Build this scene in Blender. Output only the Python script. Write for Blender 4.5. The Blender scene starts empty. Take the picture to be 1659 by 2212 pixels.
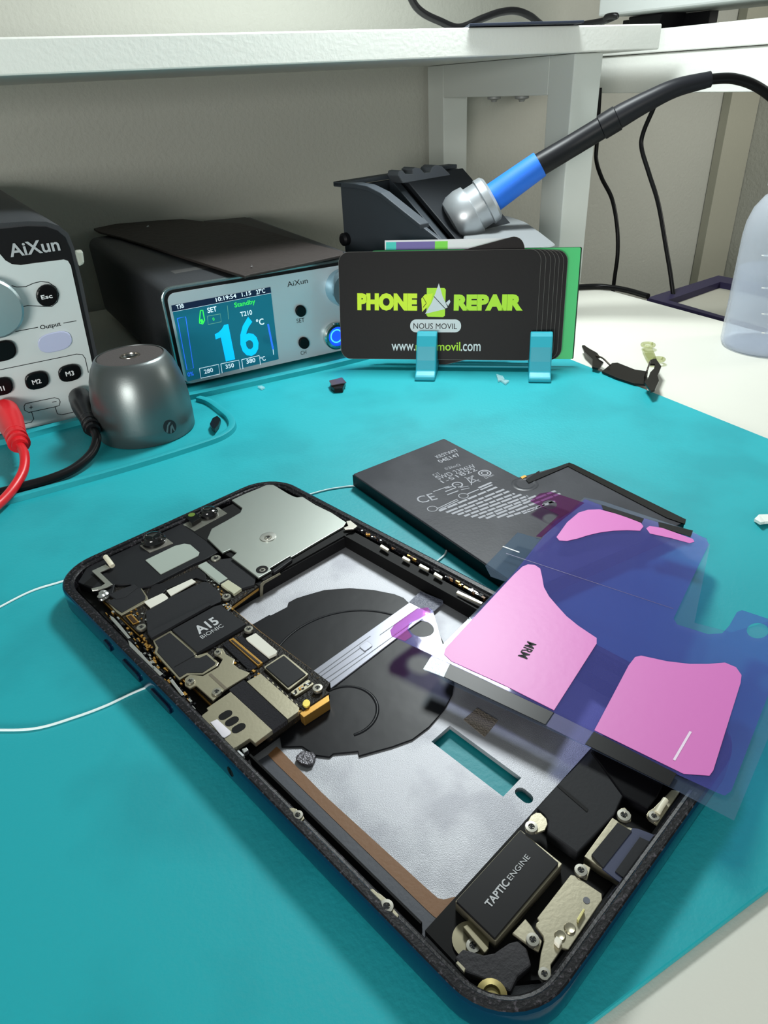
import bpy, bmesh, math, random
from mathutils import Vector, Matrix
random.seed(7)
C = bpy.context.scene.collection
scene = bpy.context.scene
S = 0.001                      # everything below is measured in millimetres
# ------------------------------------------------------------------ camera
F = 1492.69; CX, CY = 829.5, 1106.0; CAMZ = 119.342
RX = Vector((0.87586796, -0.48018544, -0.04772064))
RY = Vector((-0.28871376, -0.44223031, -0.84916237))
RZ = Vector((0.38665189, 0.75753171, -0.5259715))
CAM = Vector((0, 0, CAMZ))
cd = bpy.data.cameras.new('camera'); cam = bpy.data.objects.new('camera', cd); C.objects.link(cam)
cd.sensor_fit = 'VERTICAL'; cd.sensor_height = 36; cd.lens = F * 36 / 2212
cd.clip_start = 0.005; cd.clip_end = 20
M = Matrix.Identity(4)
for r in range(3):
    M[r][0] = RX[r]; M[r][1] = -RY[r]; M[r][2] = -RZ[r]; M[r][3] = CAM[r] * S
cam.matrix_world = M
scene.camera = cam
cd.dof.use_dof = False
# ------------------------------------------------------------------ world, lights, exposure
w = bpy.data.worlds.new('world'); scene.world = w; w.use_nodes = True
bg = w.node_tree.nodes['Background']; bg.inputs[0].default_value = (0.86, 0.95, 0.93, 1); bg.inputs[1].default_value = 0.29
def area(name, loc, target, size, power, col, sy=None):
    l = bpy.data.lights.new(name, 'AREA'); l.energy = power; l.color = col; l.size = size * S
    if sy: l.shape = 'RECTANGLE'; l.size_y = sy * S
    o = bpy.data.objects.new(name, l); C.objects.link(o); o.location = Vector(loc) * S
    o.rotation_euler = (Vector(target) - Vector(loc)).to_track_quat('-Z', 'Y').to_euler()
    return o
area('bench_lamp', (231, 328, 285), (150, 240, 0), 75, 1.55, (0.93, 1.0, 1.0))
area('right_wall_fill', (610, 120, 210), (560, 512, 20), 160, .75, (1.0, 0.98, 0.92))  # added fill that brightens the right wall; no real window behind it
area('front_left_fill', (-330, -260, 135), (170, 512, 60), 260, 2.5, (1.0, 0.99, 0.94), 110)  # added low fill from the front left, lights the wall under the shelf
scene.view_settings.view_transform = 'Standard'; scene.view_settings.look = 'None'
scene.view_settings.exposure = 0.0; scene.view_settings.gamma = 1.0
scene.view_settings.use_curve_mapping = False
# ------------------------------------------------------------------ measuring helpers
def ray(px, py): return RX * ((px - CX) / F) + RY * ((py - CY) / F) + RZ
def G(px, py, z=0.0):
    d = ray(px, py); return CAM + d * ((z - CAM.z) / d.z)
def PL(px, py, p0, n):
    d = ray(px, py); p0 = Vector(p0); n = Vector(n); return CAM + d * ((p0 - CAM).dot(n) / d.dot(n))
def VX(px, py, x): return PL(px, py, (x, 0, 0), (1, 0, 0))
def VY(px, py, y): return PL(px, py, (0, y, 0), (0, 1, 0))
PO = Vector((-12.909, 183.874, 0)); PU = Vector((0.962975, 0.269592, 0)); PV = Vector((0.269592, -0.962975, 0))
def L(u, v, z=0.0): return PO + PU * u + PV * v + Vector((0, 0, z))
# ------------------------------------------------------------------ materials
def lin(c):
    r = []
    for v in c:
        v = v / 255.0
        r.append(v / 12.92 if v <= 0.04045 else ((v + 0.055) / 1.055) ** 2.4)
    return (*r, 1.0)
MATS = {}
def mat(name, rgb, rough=0.5, metal=0.0, bump=0.0, bscale=600.0, spec=0.5, emit=0.0, coat=0.0, var=None, vscale=200.0, vth=(0.45, 0.6), trans=0.0, alpha=1.0, ior=1.45, detail=3.0):
    if name in MATS: return MATS[name]
    if max(rgb) < 75 and metal == 0 and not emit: spec *= .4
    m = bpy.data.materials.new(name); m.use_nodes = True; nt = m.node_tree; b = nt.nodes['Principled BSDF']
    b.inputs['Base Color'].default_value = lin(rgb); b.inputs['Roughness'].default_value = rough
    b.inputs['Metallic'].default_value = metal; b.inputs['Specular IOR Level'].default_value = spec
    b.inputs['IOR'].default_value = ior; b.inputs['Coat Weight'].default_value = coat
    b.inputs['Transmission Weight'].default_value = trans; b.inputs['Alpha'].default_value = alpha
    if emit: b.inputs['Emission Color'].default_value = lin(rgb); b.inputs['Emission Strength'].default_value = emit
    tc = nt.nodes.new('ShaderNodeTexCoord')
    if bump:
        n = nt.nodes.new('ShaderNodeTexNoise'); n.inputs['Scale'].default_value = bscale; n.inputs['Detail'].default_value = detail
        nt.links.new(tc.outputs['Object'], n.inputs['Vector'])
        bp = nt.nodes.new('ShaderNodeBump'); bp.inputs['Strength'].default_value = bump; bp.inputs['Distance'].default_value = 0.0006
        nt.links.new(n.outputs['Fac'], bp.inputs['Height']); nt.links.new(bp.outputs['Normal'], b.inputs['Normal'])
    if var:
        n = nt.nodes.new('ShaderNodeTexNoise'); n.inputs['Scale'].default_value = vscale; n.inputs['Detail'].default_value = 4
        nt.links.new(tc.outputs['Object'], n.inputs['Vector'])
        cr = nt.nodes.new('ShaderNodeValToRGB'); cr.color_ramp.elements[0].position = vth[0]; cr.color_ramp.elements[1].position = vth[1]
        cr.color_ramp.elements[0].color = lin(rgb); cr.color_ramp.elements[1].color = lin(var)
        nt.links.new(n.outputs['Fac'], cr.inputs['Fac']); nt.links.new(cr.outputs['Color'], b.inputs['Base Color'])
    MATS[name] = m; return m
def film(name, rgb, haze, tint, gloss, rough=0.03, bump=0.0):
    m = bpy.data.materials.new(name); m.use_nodes = True; nt = m.node_tree; nt.nodes.clear()
    out = nt.nodes.new('ShaderNodeOutputMaterial'); t = nt.nodes.new('ShaderNodeBsdfTransparent'); t.inputs[0].default_value = lin(tint)
    d = nt.nodes.new('ShaderNodeBsdfDiffuse'); d.inputs[0].default_value = lin(rgb)
    g = nt.nodes.new('ShaderNodeBsdfGlossy'); g.inputs['Roughness'].default_value = rough
    m1 = nt.nodes.new('ShaderNodeMixShader'); m1.inputs[0].default_value = haze
    nt.links.new(t.outputs[0], m1.inputs[1]); nt.links.new(d.outputs[0], m1.inputs[2])
    m2 = nt.nodes.new('ShaderNodeMixShader')
    lw = nt.nodes.new('ShaderNodeLayerWeight'); lw.inputs['Blend'].default_value = 0.5
    pw = nt.nodes.new('ShaderNodeMath'); pw.operation = 'POWER'; pw.inputs[1].default_value = 4.0; nt.links.new(lw.outputs['Facing'], pw.inputs[0])
    ma = nt.nodes.new('ShaderNodeMath'); ma.operation = 'MULTIPLY_ADD'; ma.inputs[1].default_value = 0.6; ma.inputs[2].default_value = ((gloss - 1) / (gloss + 1)) ** 2 * .6
    nt.links.new(pw.outputs[0], ma.inputs[0]); nt.links.new(ma.outputs[0], m2.inputs[0]); nt.links.new(m1.outputs[0], m2.inputs[1]); nt.links.new(g.outputs[0], m2.inputs[2])
    nt.links.new(m2.outputs[0], out.inputs[0])
    if bump:
        tc = nt.nodes.new('ShaderNodeTexCoord'); n = nt.nodes.new('ShaderNodeTexNoise'); n.inputs['Scale'].default_value = 60
        nt.links.new(tc.outputs['Object'], n.inputs['Vector'])
        bp = nt.nodes.new('ShaderNodeBump'); bp.inputs['Strength'].default_value = bump; bp.inputs['Distance'].default_value = 0.001
        nt.links.new(n.outputs['Fac'], bp.inputs['Height']); nt.links.new(bp.outputs['Normal'], g.inputs['Normal'])
    MATS[name] = m; return m
m_mat = mat('teal_silicone', (30, 160, 170), 0.5, bump=0.12, bscale=900, spec=0.4, var=(26, 150, 160), vscale=25)
m_desk = mat('white_laminate', (208, 208, 198), 0.45, bump=0.05, bscale=1500)
m_wall = mat('wall_plaster', (180, 181, 172), 0.7, bump=0.9, bscale=330, spec=0.3)
m_shelfw = mat('white_board', (226, 228, 222), 0.4, bump=0.25, bscale=500)
m_legw = mat('grey_painted_steel', (205, 210, 205), 0.5, bump=0.06, bscale=900)
m_black = mat('black_plastic', (24, 24, 27), 0.45)
m_blackm = mat('matte_black', (18, 18, 20), 0.7)
m_tape = mat('black_tape', (34, 35, 38), 0.6, bump=0.05, bscale=1500)
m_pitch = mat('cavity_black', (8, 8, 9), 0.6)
m_rim = mat('adhesive_rim', (20, 20, 23), 0.38, bump=0.1, bscale=1500, var=(70, 66, 72), vscale=1500, vth=(0.56, 0.68))
m_band = mat('blue_anodised', (10, 70, 100), 0.16, metal=0.75)
m_silver = mat('brushed_silver', (206, 208, 208), 0.32, metal=1.0)
m_plate = mat('camera_cover_steel', (184, 190, 184), 0.36, metal=0.95, bump=0.02, bscale=300)
m_nickel = mat('nickel_shield', (168, 162, 141), 0.36, metal=0.85, bump=0.03, bscale=1500)
m_foil = mat('textured_aluminium', (170, 171, 176), 0.55, metal=0.6, bump=0.16, bscale=6000, var=(152, 153, 159), vscale=70, detail=1.0)
m_gold = mat('gold_contacts', (196, 150, 78), 0.35, metal=0.85)
m_coil = mat('coil_film', (22, 23, 27), 0.38, bump=0.15, bscale=90)
m_brown = mat('brown_kapton', (128, 88, 52), 0.5, bump=0.05, bscale=1200)
m_grey = mat('grey_liner', (70, 73, 82), 0.5, bump=0.05, bscale=1200)
m_pad = mat('pale_thermal_pad', (208, 207, 196), 0.55)
m_padg = mat('grey_green_pad', (150, 160, 152), 0.5)
m_white = mat('white_print', (225, 228, 230), 0.6)
m_lgrey = mat('grey_print', (176, 179, 182), 0.6)
m_ink = mat('black_print', (30, 32, 34), 0.6)
m_dgrey = mat('dark_grey_shell', (58, 60, 63), 0.5, bump=0.15, bscale=1500)
m_stand = mat('charcoal_plastic', (62, 68, 74), 0.5, bump=0.05, bscale=1500)
m_standl = mat('grey_plastic', (126, 130, 132), 0.45, bump=0.05, bscale=1500)
m_face = mat('satin_silver_face', (196, 206, 212), 0.35, metal=0.25)
m_cable = mat('black_rubber', (14, 14, 15), 0.32)
m_bat = mat('battery_wrap', (50, 51, 57), 0.42, bump=0.05, bscale=1200, var=(62, 63, 69), vscale=35)
m_batside = mat('battery_side', (10, 12, 17), 0.45)
m_foam = mat('black_foam', (40, 40, 44), 0.9, bump=0.8, bscale=2500)
# ------------------------------------------------------------------ mesh helpers
WPOS = {}
def link(name, me, m, origin, parent=None, loc_rot=None):
    o = bpy.data.objects.new(name, me); C.objects.link(o)
    if m is not None and not me.materials: me.materials.append(m)
    p = WPOS[parent.name] if parent else Vector((0, 0, 0))
    o.location = (origin - p) * S
    if parent: o.parent = parent
    WPOS[o.name] = origin.copy()
    return o
def mesh(name, verts, faces, m, parent=None, smooth=False, bevel=0.0, seg=2, angle=35):
    verts = [Vector(v) for v in verts]
    lo = Vector([min(v[i] for v in verts) for i in range(3)]); hi = Vector([max(v[i] for v in verts) for i in range(3)])
    o0 = Vector(((lo.x + hi.x) / 2, (lo.y + hi.y) / 2, lo.z))
    me = bpy.data.meshes.new(name); me.from_pydata([tuple((v - o0) * S) for v in verts], [], faces)
    bm = bmesh.new(); bm.from_mesh(me); bmesh.ops.recalc_face_normals(bm, faces=bm.faces); bm.to_mesh(me); bm.free()
    if smooth:
        for p in me.polygons: p.use_smooth = True
    o = link(name, me, m, o0, parent)
    if smooth:
        try: me.set_sharp_from_angle(angle=math.radians(angle))
        except Exception: pass
    if bevel:
        b = o.modifiers.new('bevel', 'BEVEL'); b.width = bevel * S; b.segments = seg; b.limit_method = 'ANGLE'; b.angle_limit = math.radians(angle)
    return o
def tag(o, label, cat=None, group=None, kind=None):
    if label: o['label'] = label
    if cat: o['category'] = cat
    if group: o['group'] = group
    if kind: o['kind'] = kind
    return o
def empty(name, loc, label, cat, group=None):
    o = bpy.data.objects.new(name, None); C.objects.link(o); loc = Vector(loc); o.location = loc * S; o.empty_display_size = 0.005
    WPOS[o.name] = loc; return tag(o, label, cat, group)
def extrude(name, pts, vec, m, parent=None, bevel=0.0, smooth=False, holes=(), seg=2):
    """closed outline pts (3-D) swept along vec; holes are inner outlines"""
    vec = Vector(vec); bm = bmesh.new(); loops = [list(map(Vector, pts))] + [list(map(Vector, h)) for h in holes]
    edges = []; base = []
    for lp in loops:
        vs = [bm.verts.new(p) for p in lp]; base.append(vs)
        for i in range(len(vs)): edges.append(bm.edges.new((vs[i], vs[(i + 1) % len(vs)])))
    if holes: bmesh.ops.triangle_fill(bm, edges=edges, use_beauty=True)
    else: bm.faces.new(base[0])
    fs = list(bm.faces); r = bmesh.ops.duplicate(bm, geom=fs + bm.edges[:] + bm.verts[:])
    vm = r['vert_map']
    for vs in base:
        for i in range(len(vs)):
            a, b = vs[i], vs[(i + 1) % len(vs)]; bm.faces.new((a, b, vm[b], vm[a]))
    for vs in base: pass
    for v in [g for g in r['geom'] if isinstance(g, bmesh.types.BMVert)]: v.co += vec
    bm.verts.index_update(); V = [v.co.copy() for v in bm.verts]; Fc = [[v.index for v in f.verts] for f in bm.faces]; bm.free()
    return mesh(name, V, Fc, m, parent, smooth, bevel, seg)
def pp(name, pix, zt, zb, m, parent=None, bevel=0.0, holes=()):
    """plate whose upper outline is measured at height zt"""
    return extrude(name, [G(x, y, zt) for x, y in pix], (0, 0, zb - zt), m, parent, bevel, holes=[[G(x, y, zt) for x, y in h] for h in holes])
def lp(name, uv, zt, zb, m, parent=None, bevel=0.0, holes=()):
    return extrude(name, [L(u, v, zt) for u, v in uv], (0, 0, zb - zt), m, parent, bevel, holes=[[L(u, v, zt) for u, v in h] for h in holes])
def rect(u0, v0, u1, v1): return [(u0, v0), (u1, v0), (u1, v1), (u0, v1)]
def box(name, lo, hi, m, parent=None, bevel=0.0):
    x0, y0, z0 = lo; x1, y1, z1 = hi
    return extrude(name, [(x0, y0, z0), (x1, y0, z0), (x1, y1, z0), (x0, y1, z0)], (0, 0, z1 - z0), m, parent, bevel)
def catmull(pts, n=8):
    pts = [Vector(p) for p in pts]; out = []
    P = [pts[0] * 2 - pts[1]] + pts + [pts[-1] * 2 - pts[-2]]
    for i in range(1, len(P) - 2):
        for k in range(n):
            t = k / n; a, b, c, d = P[i - 1:i + 3]
            out.append(0.5 * ((2 * b) + (c - a) * t + (2 * a - 5 * b + 4 * c - d) * t * t + (3 * b - a - 3 * c + d) * t ** 3))
    out.append(pts[-1]); return out
def tube(name, pts, r, m, parent=None, n=12, smoothpath=True, sub=8):
    """r: number or list of radii given at the control points"""
    k = len(pts); path = catmull(pts, sub) if smoothpath else [Vector(p) for p in pts]
    V = []; Fc = []; up = Vector((0, 0, 1)); prev = None
    for i, p in enumerate(path):
        t = (path[min(i + 1, len(path) - 1)] - path[max(i - 1, 0)]).normalized()
        if prev is None: a = t.cross(up if abs(t.z) < 0.9 else Vector((1, 0, 0))).normalized()
        else: a = (prev - t * prev.dot(t)).normalized()
        prev = a; b = t.cross(a)
        if isinstance(r, (list, tuple)):
            f = i / (len(path) - 1) * (k - 1); j = min(int(f), k - 2); rr = r[j] + (r[j + 1] - r[j]) * (f - j)
        else: rr = r
        for q in range(n):
            th = 2 * math.pi * q / n; V.append(p + a * (rr * math.cos(th)) + b * (rr * math.sin(th)))
    for i in range(len(path) - 1):
        for q in range(n): Fc.append([i * n + q, i * n + (q + 1) % n, (i + 1) * n + (q + 1) % n, (i + 1) * n + q])
    Fc.append(list(range(n))[::-1]); Fc.append([(len(path) - 1) * n + q for q in range(n)])
    return mesh(name, V, Fc, m, parent, smooth=True, angle=50)
def lathe(name, prof, base, m, parent=None, axis=(0, 0, 1), n=40, cap=True, xs=1.0, angle=40):
    ax = Vector(axis).normalized(); a = ax.cross(Vector((0, 1, 0)) if abs(ax.y) < 0.9 else Vector((1, 0, 0))).normalized(); b = ax.cross(a); base = Vector(base)
    V = []; Fc = []
    for r, h in prof:
        for q in range(n):
            th = 2 * math.pi * q / n; V.append(base + ax * h + a * (r * math.cos(th) * xs) + b * (r * math.sin(th)))
    for i in range(len(prof) - 1):
        for q in range(n): Fc.append([i * n + q, i * n + (q + 1) % n, (i + 1) * n + (q + 1) % n, (i + 1) * n + q])
    if cap:
        Fc.append(list(range(n))[::-1]); Fc.append([(len(prof) - 1) * n + q for q in range(n)])
    return mesh(name, V, Fc, m, parent, smooth=True, angle=angle)
def text(name, s, pl, pr, pt, m, parent=None, th=0.04, bold=0.0, kind=None):
    """flat lettering: pl lower left, pr lower right, pt a point straight above pl at cap height"""
    cu = bpy.data.curves.new('t', 'FONT'); cu.body = s; cu.size = 1; cu.offset = bold; cu.resolution_u = 3
    o = bpy.data.objects.new('t', cu); C.objects.link(o); bpy.context.view_layer.update()
    me = bpy.data.meshes.new_from_object(o.evaluated_get(bpy.context.evaluated_depsgraph_get()))
    bpy.data.objects.remove(o); bpy.data.curves.remove(cu)
    vs = [v.co.copy() for v in me.vertices]; fs = [list(p.vertices) for p in me.polygons]; bpy.data.meshes.remove(me)
    x0 = min(v.x for v in vs); x1 = max(v.x for v in vs); y0 = 0 if s.upper() != s.lower() else min(v.y for v in vs); y1 = max(v.y for v in vs)
    pl, pr, pt = Vector(pl), Vector(pr), Vector(pt); R = pr - pl; U = pt - pl; U = U - R * (U.dot(R) / R.dot(R)); N = R.cross(U).normalized()
    return mesh(name, [pl + R * ((v.x - x0) / (x1 - x0)) + U * ((v.y - y0) / (y1 - y0)) + N * th for v in vs], fs, m, parent)
def roundrect(w, h, r, n=6):
    out = []
    for cx, cy, a0 in ((w - r, h - r, 0), (r, h - r, 90), (r, r, 180), (w - r, r, 270)):
        for i in range(n + 1):
            a = math.radians(a0 + 90 * i / n); out.append((cx + r * math.cos(a), cy + r * math.sin(a)))
    return out
def smooth_poly(pts, n=4):
    """closed Catmull-Rom through pixel points"""
    k = len(pts); out = []
    for i in range(k):
        a, b, c, d = [Vector((*pts[(i + j - 1) % k], 0)) for j in range(4)]
        for q in range(n):
            t = q / n; v = 0.5 * ((2 * b) + (c - a) * t + (2 * a - 5 * b + 4 * c - d) * t * t + (3 * b - a - 3 * c + d) * t ** 3); out.append((v.x, v.y))
    return out
def roundpix(pts, f=0.18, n=3):
    """corner-rounded polygon in the plane of its own points"""
    out = []; k = len(pts)
    for i in range(k):
        a, b, c = Vector(pts[i - 1]), Vector(pts[i]), Vector(pts[(i + 1) % k])
        p = b + (a - b) * f; q = b + (c - b) * f
        for j in range(n + 1):
            t = j / n; v = p * (1 - t) ** 2 + b * 2 * t * (1 - t) + q * t * t; out.append(tuple(v))
    return out
# ================================================================== ROOM
def struct(o): o['kind'] = 'structure'; return o
struct(box('wall_back', (-800, 512, -700), (700, 530, 900), m_wall))
struct(box('wall_right', (684, -600, -700), (700, 512, 900), m_wall))
struct(box('floor', (-800, -600, -720), (700, 512, -700), mat('floor_grey', (120, 118, 112), 0.6, bump=0.1, bscale=40)))
p0 = VY(1583, 200, 502); p1 = VY(1630, 200, 502)
m_wall2 = mat('pilaster_plaster', (168, 167, 152), 0.75, bump=0.3, bscale=330, spec=0.3)
struct(extrude('trim_1', [(p0.x, 511.5, -690), (683.5, 511.5, -690), (683.5, 502, -690), (p0.x, 502, -690)], (0, 0, 1500), m_wall2, bevel=0.5))
# ================================================================== DESK, MAT
desk = empty('desk', (0, 200, -700), 'white laminate desk with a teal silicone mat on it', 'desk')
box('desktop', (-420, -300, -20), (344.5, 508, -1.6), m_desk, desk, bevel=1.0)
for x, y in ((-400, -280), (300, -280), (-400, 480), (300, 480)): box('leg', (x, y, -700), (x + 30, y + 24, -20), m_legw, desk)
MX1, MY0 = 233.6, 29.3
mt = empty('repair_mat', (50, 160, -1.5), 'large teal silicone repair mat covering the desk, with raised tray ridges', 'mat')
extrude('mat_sheet', [(-260, MY0, -1.5), (MX1, MY0, -1.5), (MX1, 331, -1.5), (-260, 331, -1.5)], (0, 0, 1.5), m_mat, mt, bevel=0.3)
def ridge(pix, wd, h, name='ridge'):
    P = catmull([G(x, y, h) for x, y in pix], 6); V = []; Fc = []
    pr = [(-wd / 2, -h), (-wd / 2 + .35, -0.15), (-wd / 2 + .8, 0), (wd / 2 - .8, 0), (wd / 2 - .35, -0.15), (wd / 2, -h)]
    for i, p in enumerate(P):
        t = (P[min(i + 1, len(P) - 1)] - P[max(i - 1, 0)]); t.z = 0; t.normalize(); s = Vector((t.y, -t.x, 0))
        for a, b in pr: V.append(p + s * a + Vector((0, 0, b)))
    k = len(pr)
    for i in range(len(P) - 1):
        for j in range(k - 1): Fc.append([i * k + j, i * k + j + 1, (i + 1) * k + j + 1, (i + 1) * k + j])
    Fc.append(list(range(k))); Fc.append([(len(P) - 1) * k + j for j in range(k)][::-1])
    return mesh(name, V, Fc, m_mat, mt, smooth=True, angle=30)
ridge([(-260, 1140), (-60, 1094), (120, 1046), (300, 996), (440, 952), (482, 935), (500, 918), (497, 900), (480, 884), (452, 864), (428, 856)], 3.4, 2.0)
ridge([(-260, 1000), (0, 946), (110, 918), (240, 885), (330, 864), (428, 846), (560, 817), (740, 777), (900, 735), (1010, 706)], 4.6, 2.4)
# stray specks on the mat
for k, (px, py, s_) in enumerate(((563, 840, 1.3), (571, 838, .8))):
    pass
# ================================================================== SHELF over the desk
sh = empty('shelf', (150, 430, -1.6), 'long white shelf on grey steel frame standing against the wall behind the tools', 'shelf')
Yb = 345.0
zt0, zt1 = VY(0, 80, Yb).z, VY(1430, 51, Yb).z; zb0, zb1 = VY(0, 164, Yb).z, VY(1425, 106, Yb).z
xr = VY(1427, 80, Yb).x
extrude('shelf_board', [(-420, Yb, 129.0), (xr, Yb, 128.8), (xr, Yb, 141.0), (-420, Yb, 141.4)], (0, 160, 0), m_shelfw, sh, bevel=0.7)
LX0, LX1, LY = 313.2, 334.0, 350.5
box('leg', (LX0, LY, -1.6), (LX1, LY + 21, 128.6), m_legw, sh, bevel=0.6)
box('leg', (LX0, 484, -1.6), (LX1, 505, 128.6), m_legw, sh, bevel=0.6)
box('frame_rail', (LX0, LY + 21, 109), (LX1, 484, 128.6), m_legw, sh, bevel=0.4)
box('frame_rail', (LX0, LY + 21, -1.6), (LX1, 484, 6), m_legw, sh, bevel=0.4)
for x in (-400,): box('leg', (x, LY, -1.6), (x + 21, LY + 21, 128.6), m_legw, sh, bevel=0.6); box('leg', (x, 484, -1.6), (x + 21, 505, 128.6), m_legw, sh, bevel=0.6)
for px in (1065, 1125):
    c = VX(px, 204, LX0 + 8); lathe('bolt', [(4.5, 0), (4.5, 1.6), (2.2, 2.2), (1.6, 3.4)], (LX0 + 9, c.y, 109), mat('bolt_zinc', (150, 152, 150), .55, metal=.3), sh, axis=(0, 0, -1), n=14)
# thin folder lying on the shelf, edge overhanging
zs = 141.5
fo = extrude('folder', [(VY(1008, 58, Yb).x, Yb - 2.5, zs), (VY(1236, 56, Yb).x, Yb - 9, zs), (VY(1300, 50, Yb).x, Yb + 34, zs), (VY(1090, 50, Yb).x, Yb + 40, zs)], (0, 0, 1.1), mat('folder_navy', (52, 58, 72), 0.5), bevel=0.2)
tag(fo, 'thin dark blue-grey folder lying on the white shelf, edge overhanging', 'folder')
zc = 143.4
cb = tube('cable', [VY(870, -60, 395)] + [VY(x, y, 395) for x, y in ((890, 0), (912, 27), (950, 46))] + [Vector((VY(992, 52, 395).x, 395, 144.2))] + [VY(x, y, 395) for x, y in ((1040, 41), (1080, 27), (1115, 24), (1145, 35))] + [Vector((VY(1180, 50, 395).x, 396, 144.0)), Vector((VY(1240, 50, 395).x, 402, 144.0))], 2.0, m_cable)
tag(cb, 'black cable drooping in a wave along the top of the white shelf', 'cable')
cb = tube('cable', [Vector((345, 400, 143.6)), VX(1296, 46, 352), VX(1312, 36, 352), VX(1330, 36, 354), Vector((362, 395, 143.6)), Vector((364, 425, 143.5))], 1.6, m_cable)
tag(cb, 'black cable looped on the shelf end beside the raised box', 'cable')
# right hand shelf
XR = 391.0
rs = empty('side_shelf', (400, 330, -700), 'white side shelf with deep rail running toward the viewer on the right', 'shelf')
extrude('shelf_board', [(XR, 511, 128.3), (XR, 215, 127.2), (XR, 215, 139.0), (XR, 511, 140.6)], (60, 0, 0), m_shelfw, rs, bevel=0.6)
extrude('rail', [(XR + 1.5, 511, 108.0), (XR + 1.5, 215, 105.0), (XR + 1.5, 215, 126.9), (XR + 1.5, 511, 128.0)], (20, 0, 0), m_shelfw, rs, bevel=0.6)
box('leg', (XR + 22, 217, -700), (XR + 42, 237, 127), m_legw, rs)
# raised device above the right shelf
mo = empty('equipment_box', (420, 340, 140), 'pale grey box on a black foot above the side shelf at upper right', 'equipment')
yA = VX(1293, 20, 393).y
b0 = [VX(1292, 31, 393), VX(1300, 31, 393), VX(1460, 17, 393), VX(1659, -4, 393)]
extrude('housing', [(393, yA, 150.0), (393, 250, 147.5), (393, 250, 210), (393, yA, 210)], (70, 0, 0), mat('box_grey', (196, 202, 200), 0.5, bump=0.03), mo, bevel=1.2)
f0 = VX(1386, 60, 415); f1 = VX(1446, 60, 415)
extrude('foot', [(415, f0.y + 10, 141), (415, f1.y + 10, 141), (415, f1.y + 7, 149.4), (415, f0.y + 13, 149.4)], (22, 0, 0), m_black, mo, bevel=0.8)
extrude('foot', [(437, VX(1345, 50, 437).y, 140.9), (437, VX(1530, 50, 437).y, 140.9), (437, VX(1530, 50, 437).y, 148.8), (437, VX(1345, 50, 437).y, 149.4)], (8, 0, 0), m_black, mo, bevel=0.4)
# hanging wires beside the desk
for pix, X, lab in (([(1296, 190), (1290, 300), (1288, 345), (1300, 385), (1322, 430), (1333, 490), (1334, 550), (1326, 612), (1318, 700), (1310, 900)], 372, 'black wire hanging behind the soldering iron, nearer the grey leg'),
                    ([(1425, 190), (1414, 228), (1390, 285), (1386, 320), (1402, 375), (1422, 440), (1438, 530), (1451, 612), (1462, 720), (1470, 900)], 372, 'black wire hanging under the side shelf, farther from the grey leg')):
    tag(tube('hanging_wire', [VX(x, y, X) for x, y in pix], 1.35, m_cable), lab, 'wire')
tag(tube('power_cable', [Vector((212, 372, .3)), Vector((260, 352, .3)), G(1215, 622, .4), G(1250, 620, .4), G(1300, 619, .4), G(1350, 626, .4), G(1400, 640, .2)], 1.75, m_cable), 'thick black power cable lying across the back corner of the desk', 'cable')
# dark tray beyond the desk edge
tr = empty('corner_tray', (400, 300, -12), 'dark violet rimmed grey tray beyond the desk edge beside the bottle', 'tray')
m_vio = mat('violet_rim', (42, 38, 62), 0.45)
zt = -3.0
o_ = [G(1398, 643, zt), G(1552, 595, zt), G(1720, 628, zt), G(1760, 742, zt)]
i_ = [G(1443, 648, zt), G(1556, 609, zt), G(1690, 634, zt), G(1720, 728, zt)]
o_[0].x = max(o_[0].x, 347); o_[3].x = max(o_[3].x, 347)
extrude('tray_rim', o_, (0, 0, -6), m_vio, tr, holes=[i_])
extrude('tray_base', [p + Vector((0, 0, -4)) for p in o_], (0, 0, -4), mat('tray_grey', (150, 148, 136), 0.6), tr)
for a in o_: box('tray_leg', (a.x - 3 + (6 if a.x < 380 else -6), a.y - 3, -700), (a.x + 3 + (6 if a.x < 380 else -6), a.y + 3, -11), m_vio, tr)
# ================================================================== BENCH POWER SUPPLY
YP = 318.0
def PP(px, py, d=0.0): return VY(px, py, YP - d)
ps = empty('power_supply', (0, 390, 0), 'bench power supply with pale front panel and black buttons, at left edge', 'power supply')
outl = [(-150, 1000), (-150, 480), (0, 482), (62, 478), (100, 479), (128, 488), (148, 505), (160, 535), (178, 610), (196, 700), (212, 775), (228, 852), (226, 880), (214, 893)]
fr = [PP(x, y) for x, y in outl]
fr[0].z = fr[-1].z = 1.2
for p in fr: p.z = max(p.z, 1.2)
def shift(p, x, y, z): return p + Vector((x, y, z))
N_ = len(fr); Vv = fr + [shift(p, -13, 150, 2.5 * (p.z > 20)) for p in fr]
mesh('housing', Vv, [list(range(N_)), list(range(N_, 2 * N_))[::-1]] + [[i, (i + 1) % N_, (i + 1) % N_ + N_, i + N_] for i in range(N_)], m_dgrey, ps, smooth=True, angle=40)
o2 = [(-150, 985), (-150, 494), (0, 495), (60, 489), (98, 490), (122, 498), (140, 513), (151, 538), (168, 610), (188, 705), (203, 777), (219, 852), (212, 884)]
def panel(name, pix, d, th, m, parent, fn=PP, bevel=0.0, holes=()):
    return extrude(name, [fn(x, y, d) for x, y in pix], (0, th, 0), m, parent, bevel, holes=[[fn(x, y, d) for x, y in h] for h in holes])
panel('front_trim', o2, 0.6, 0.6, m_blackm, ps)
o3 = [(-150, 980), (-150, 530), (-20, 530), (0, 549), (12, 563), (26, 571), (45, 573), (80, 568), (138, 561), (147, 564), (153, 574), (172, 660), (195, 765), (212, 848), (206, 882), (160, 903), (0, 938)]
panel('front_panel', o3, 1.2, 0.6, mat('panel_white', (204, 212, 212), 0.4), ps)
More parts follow.
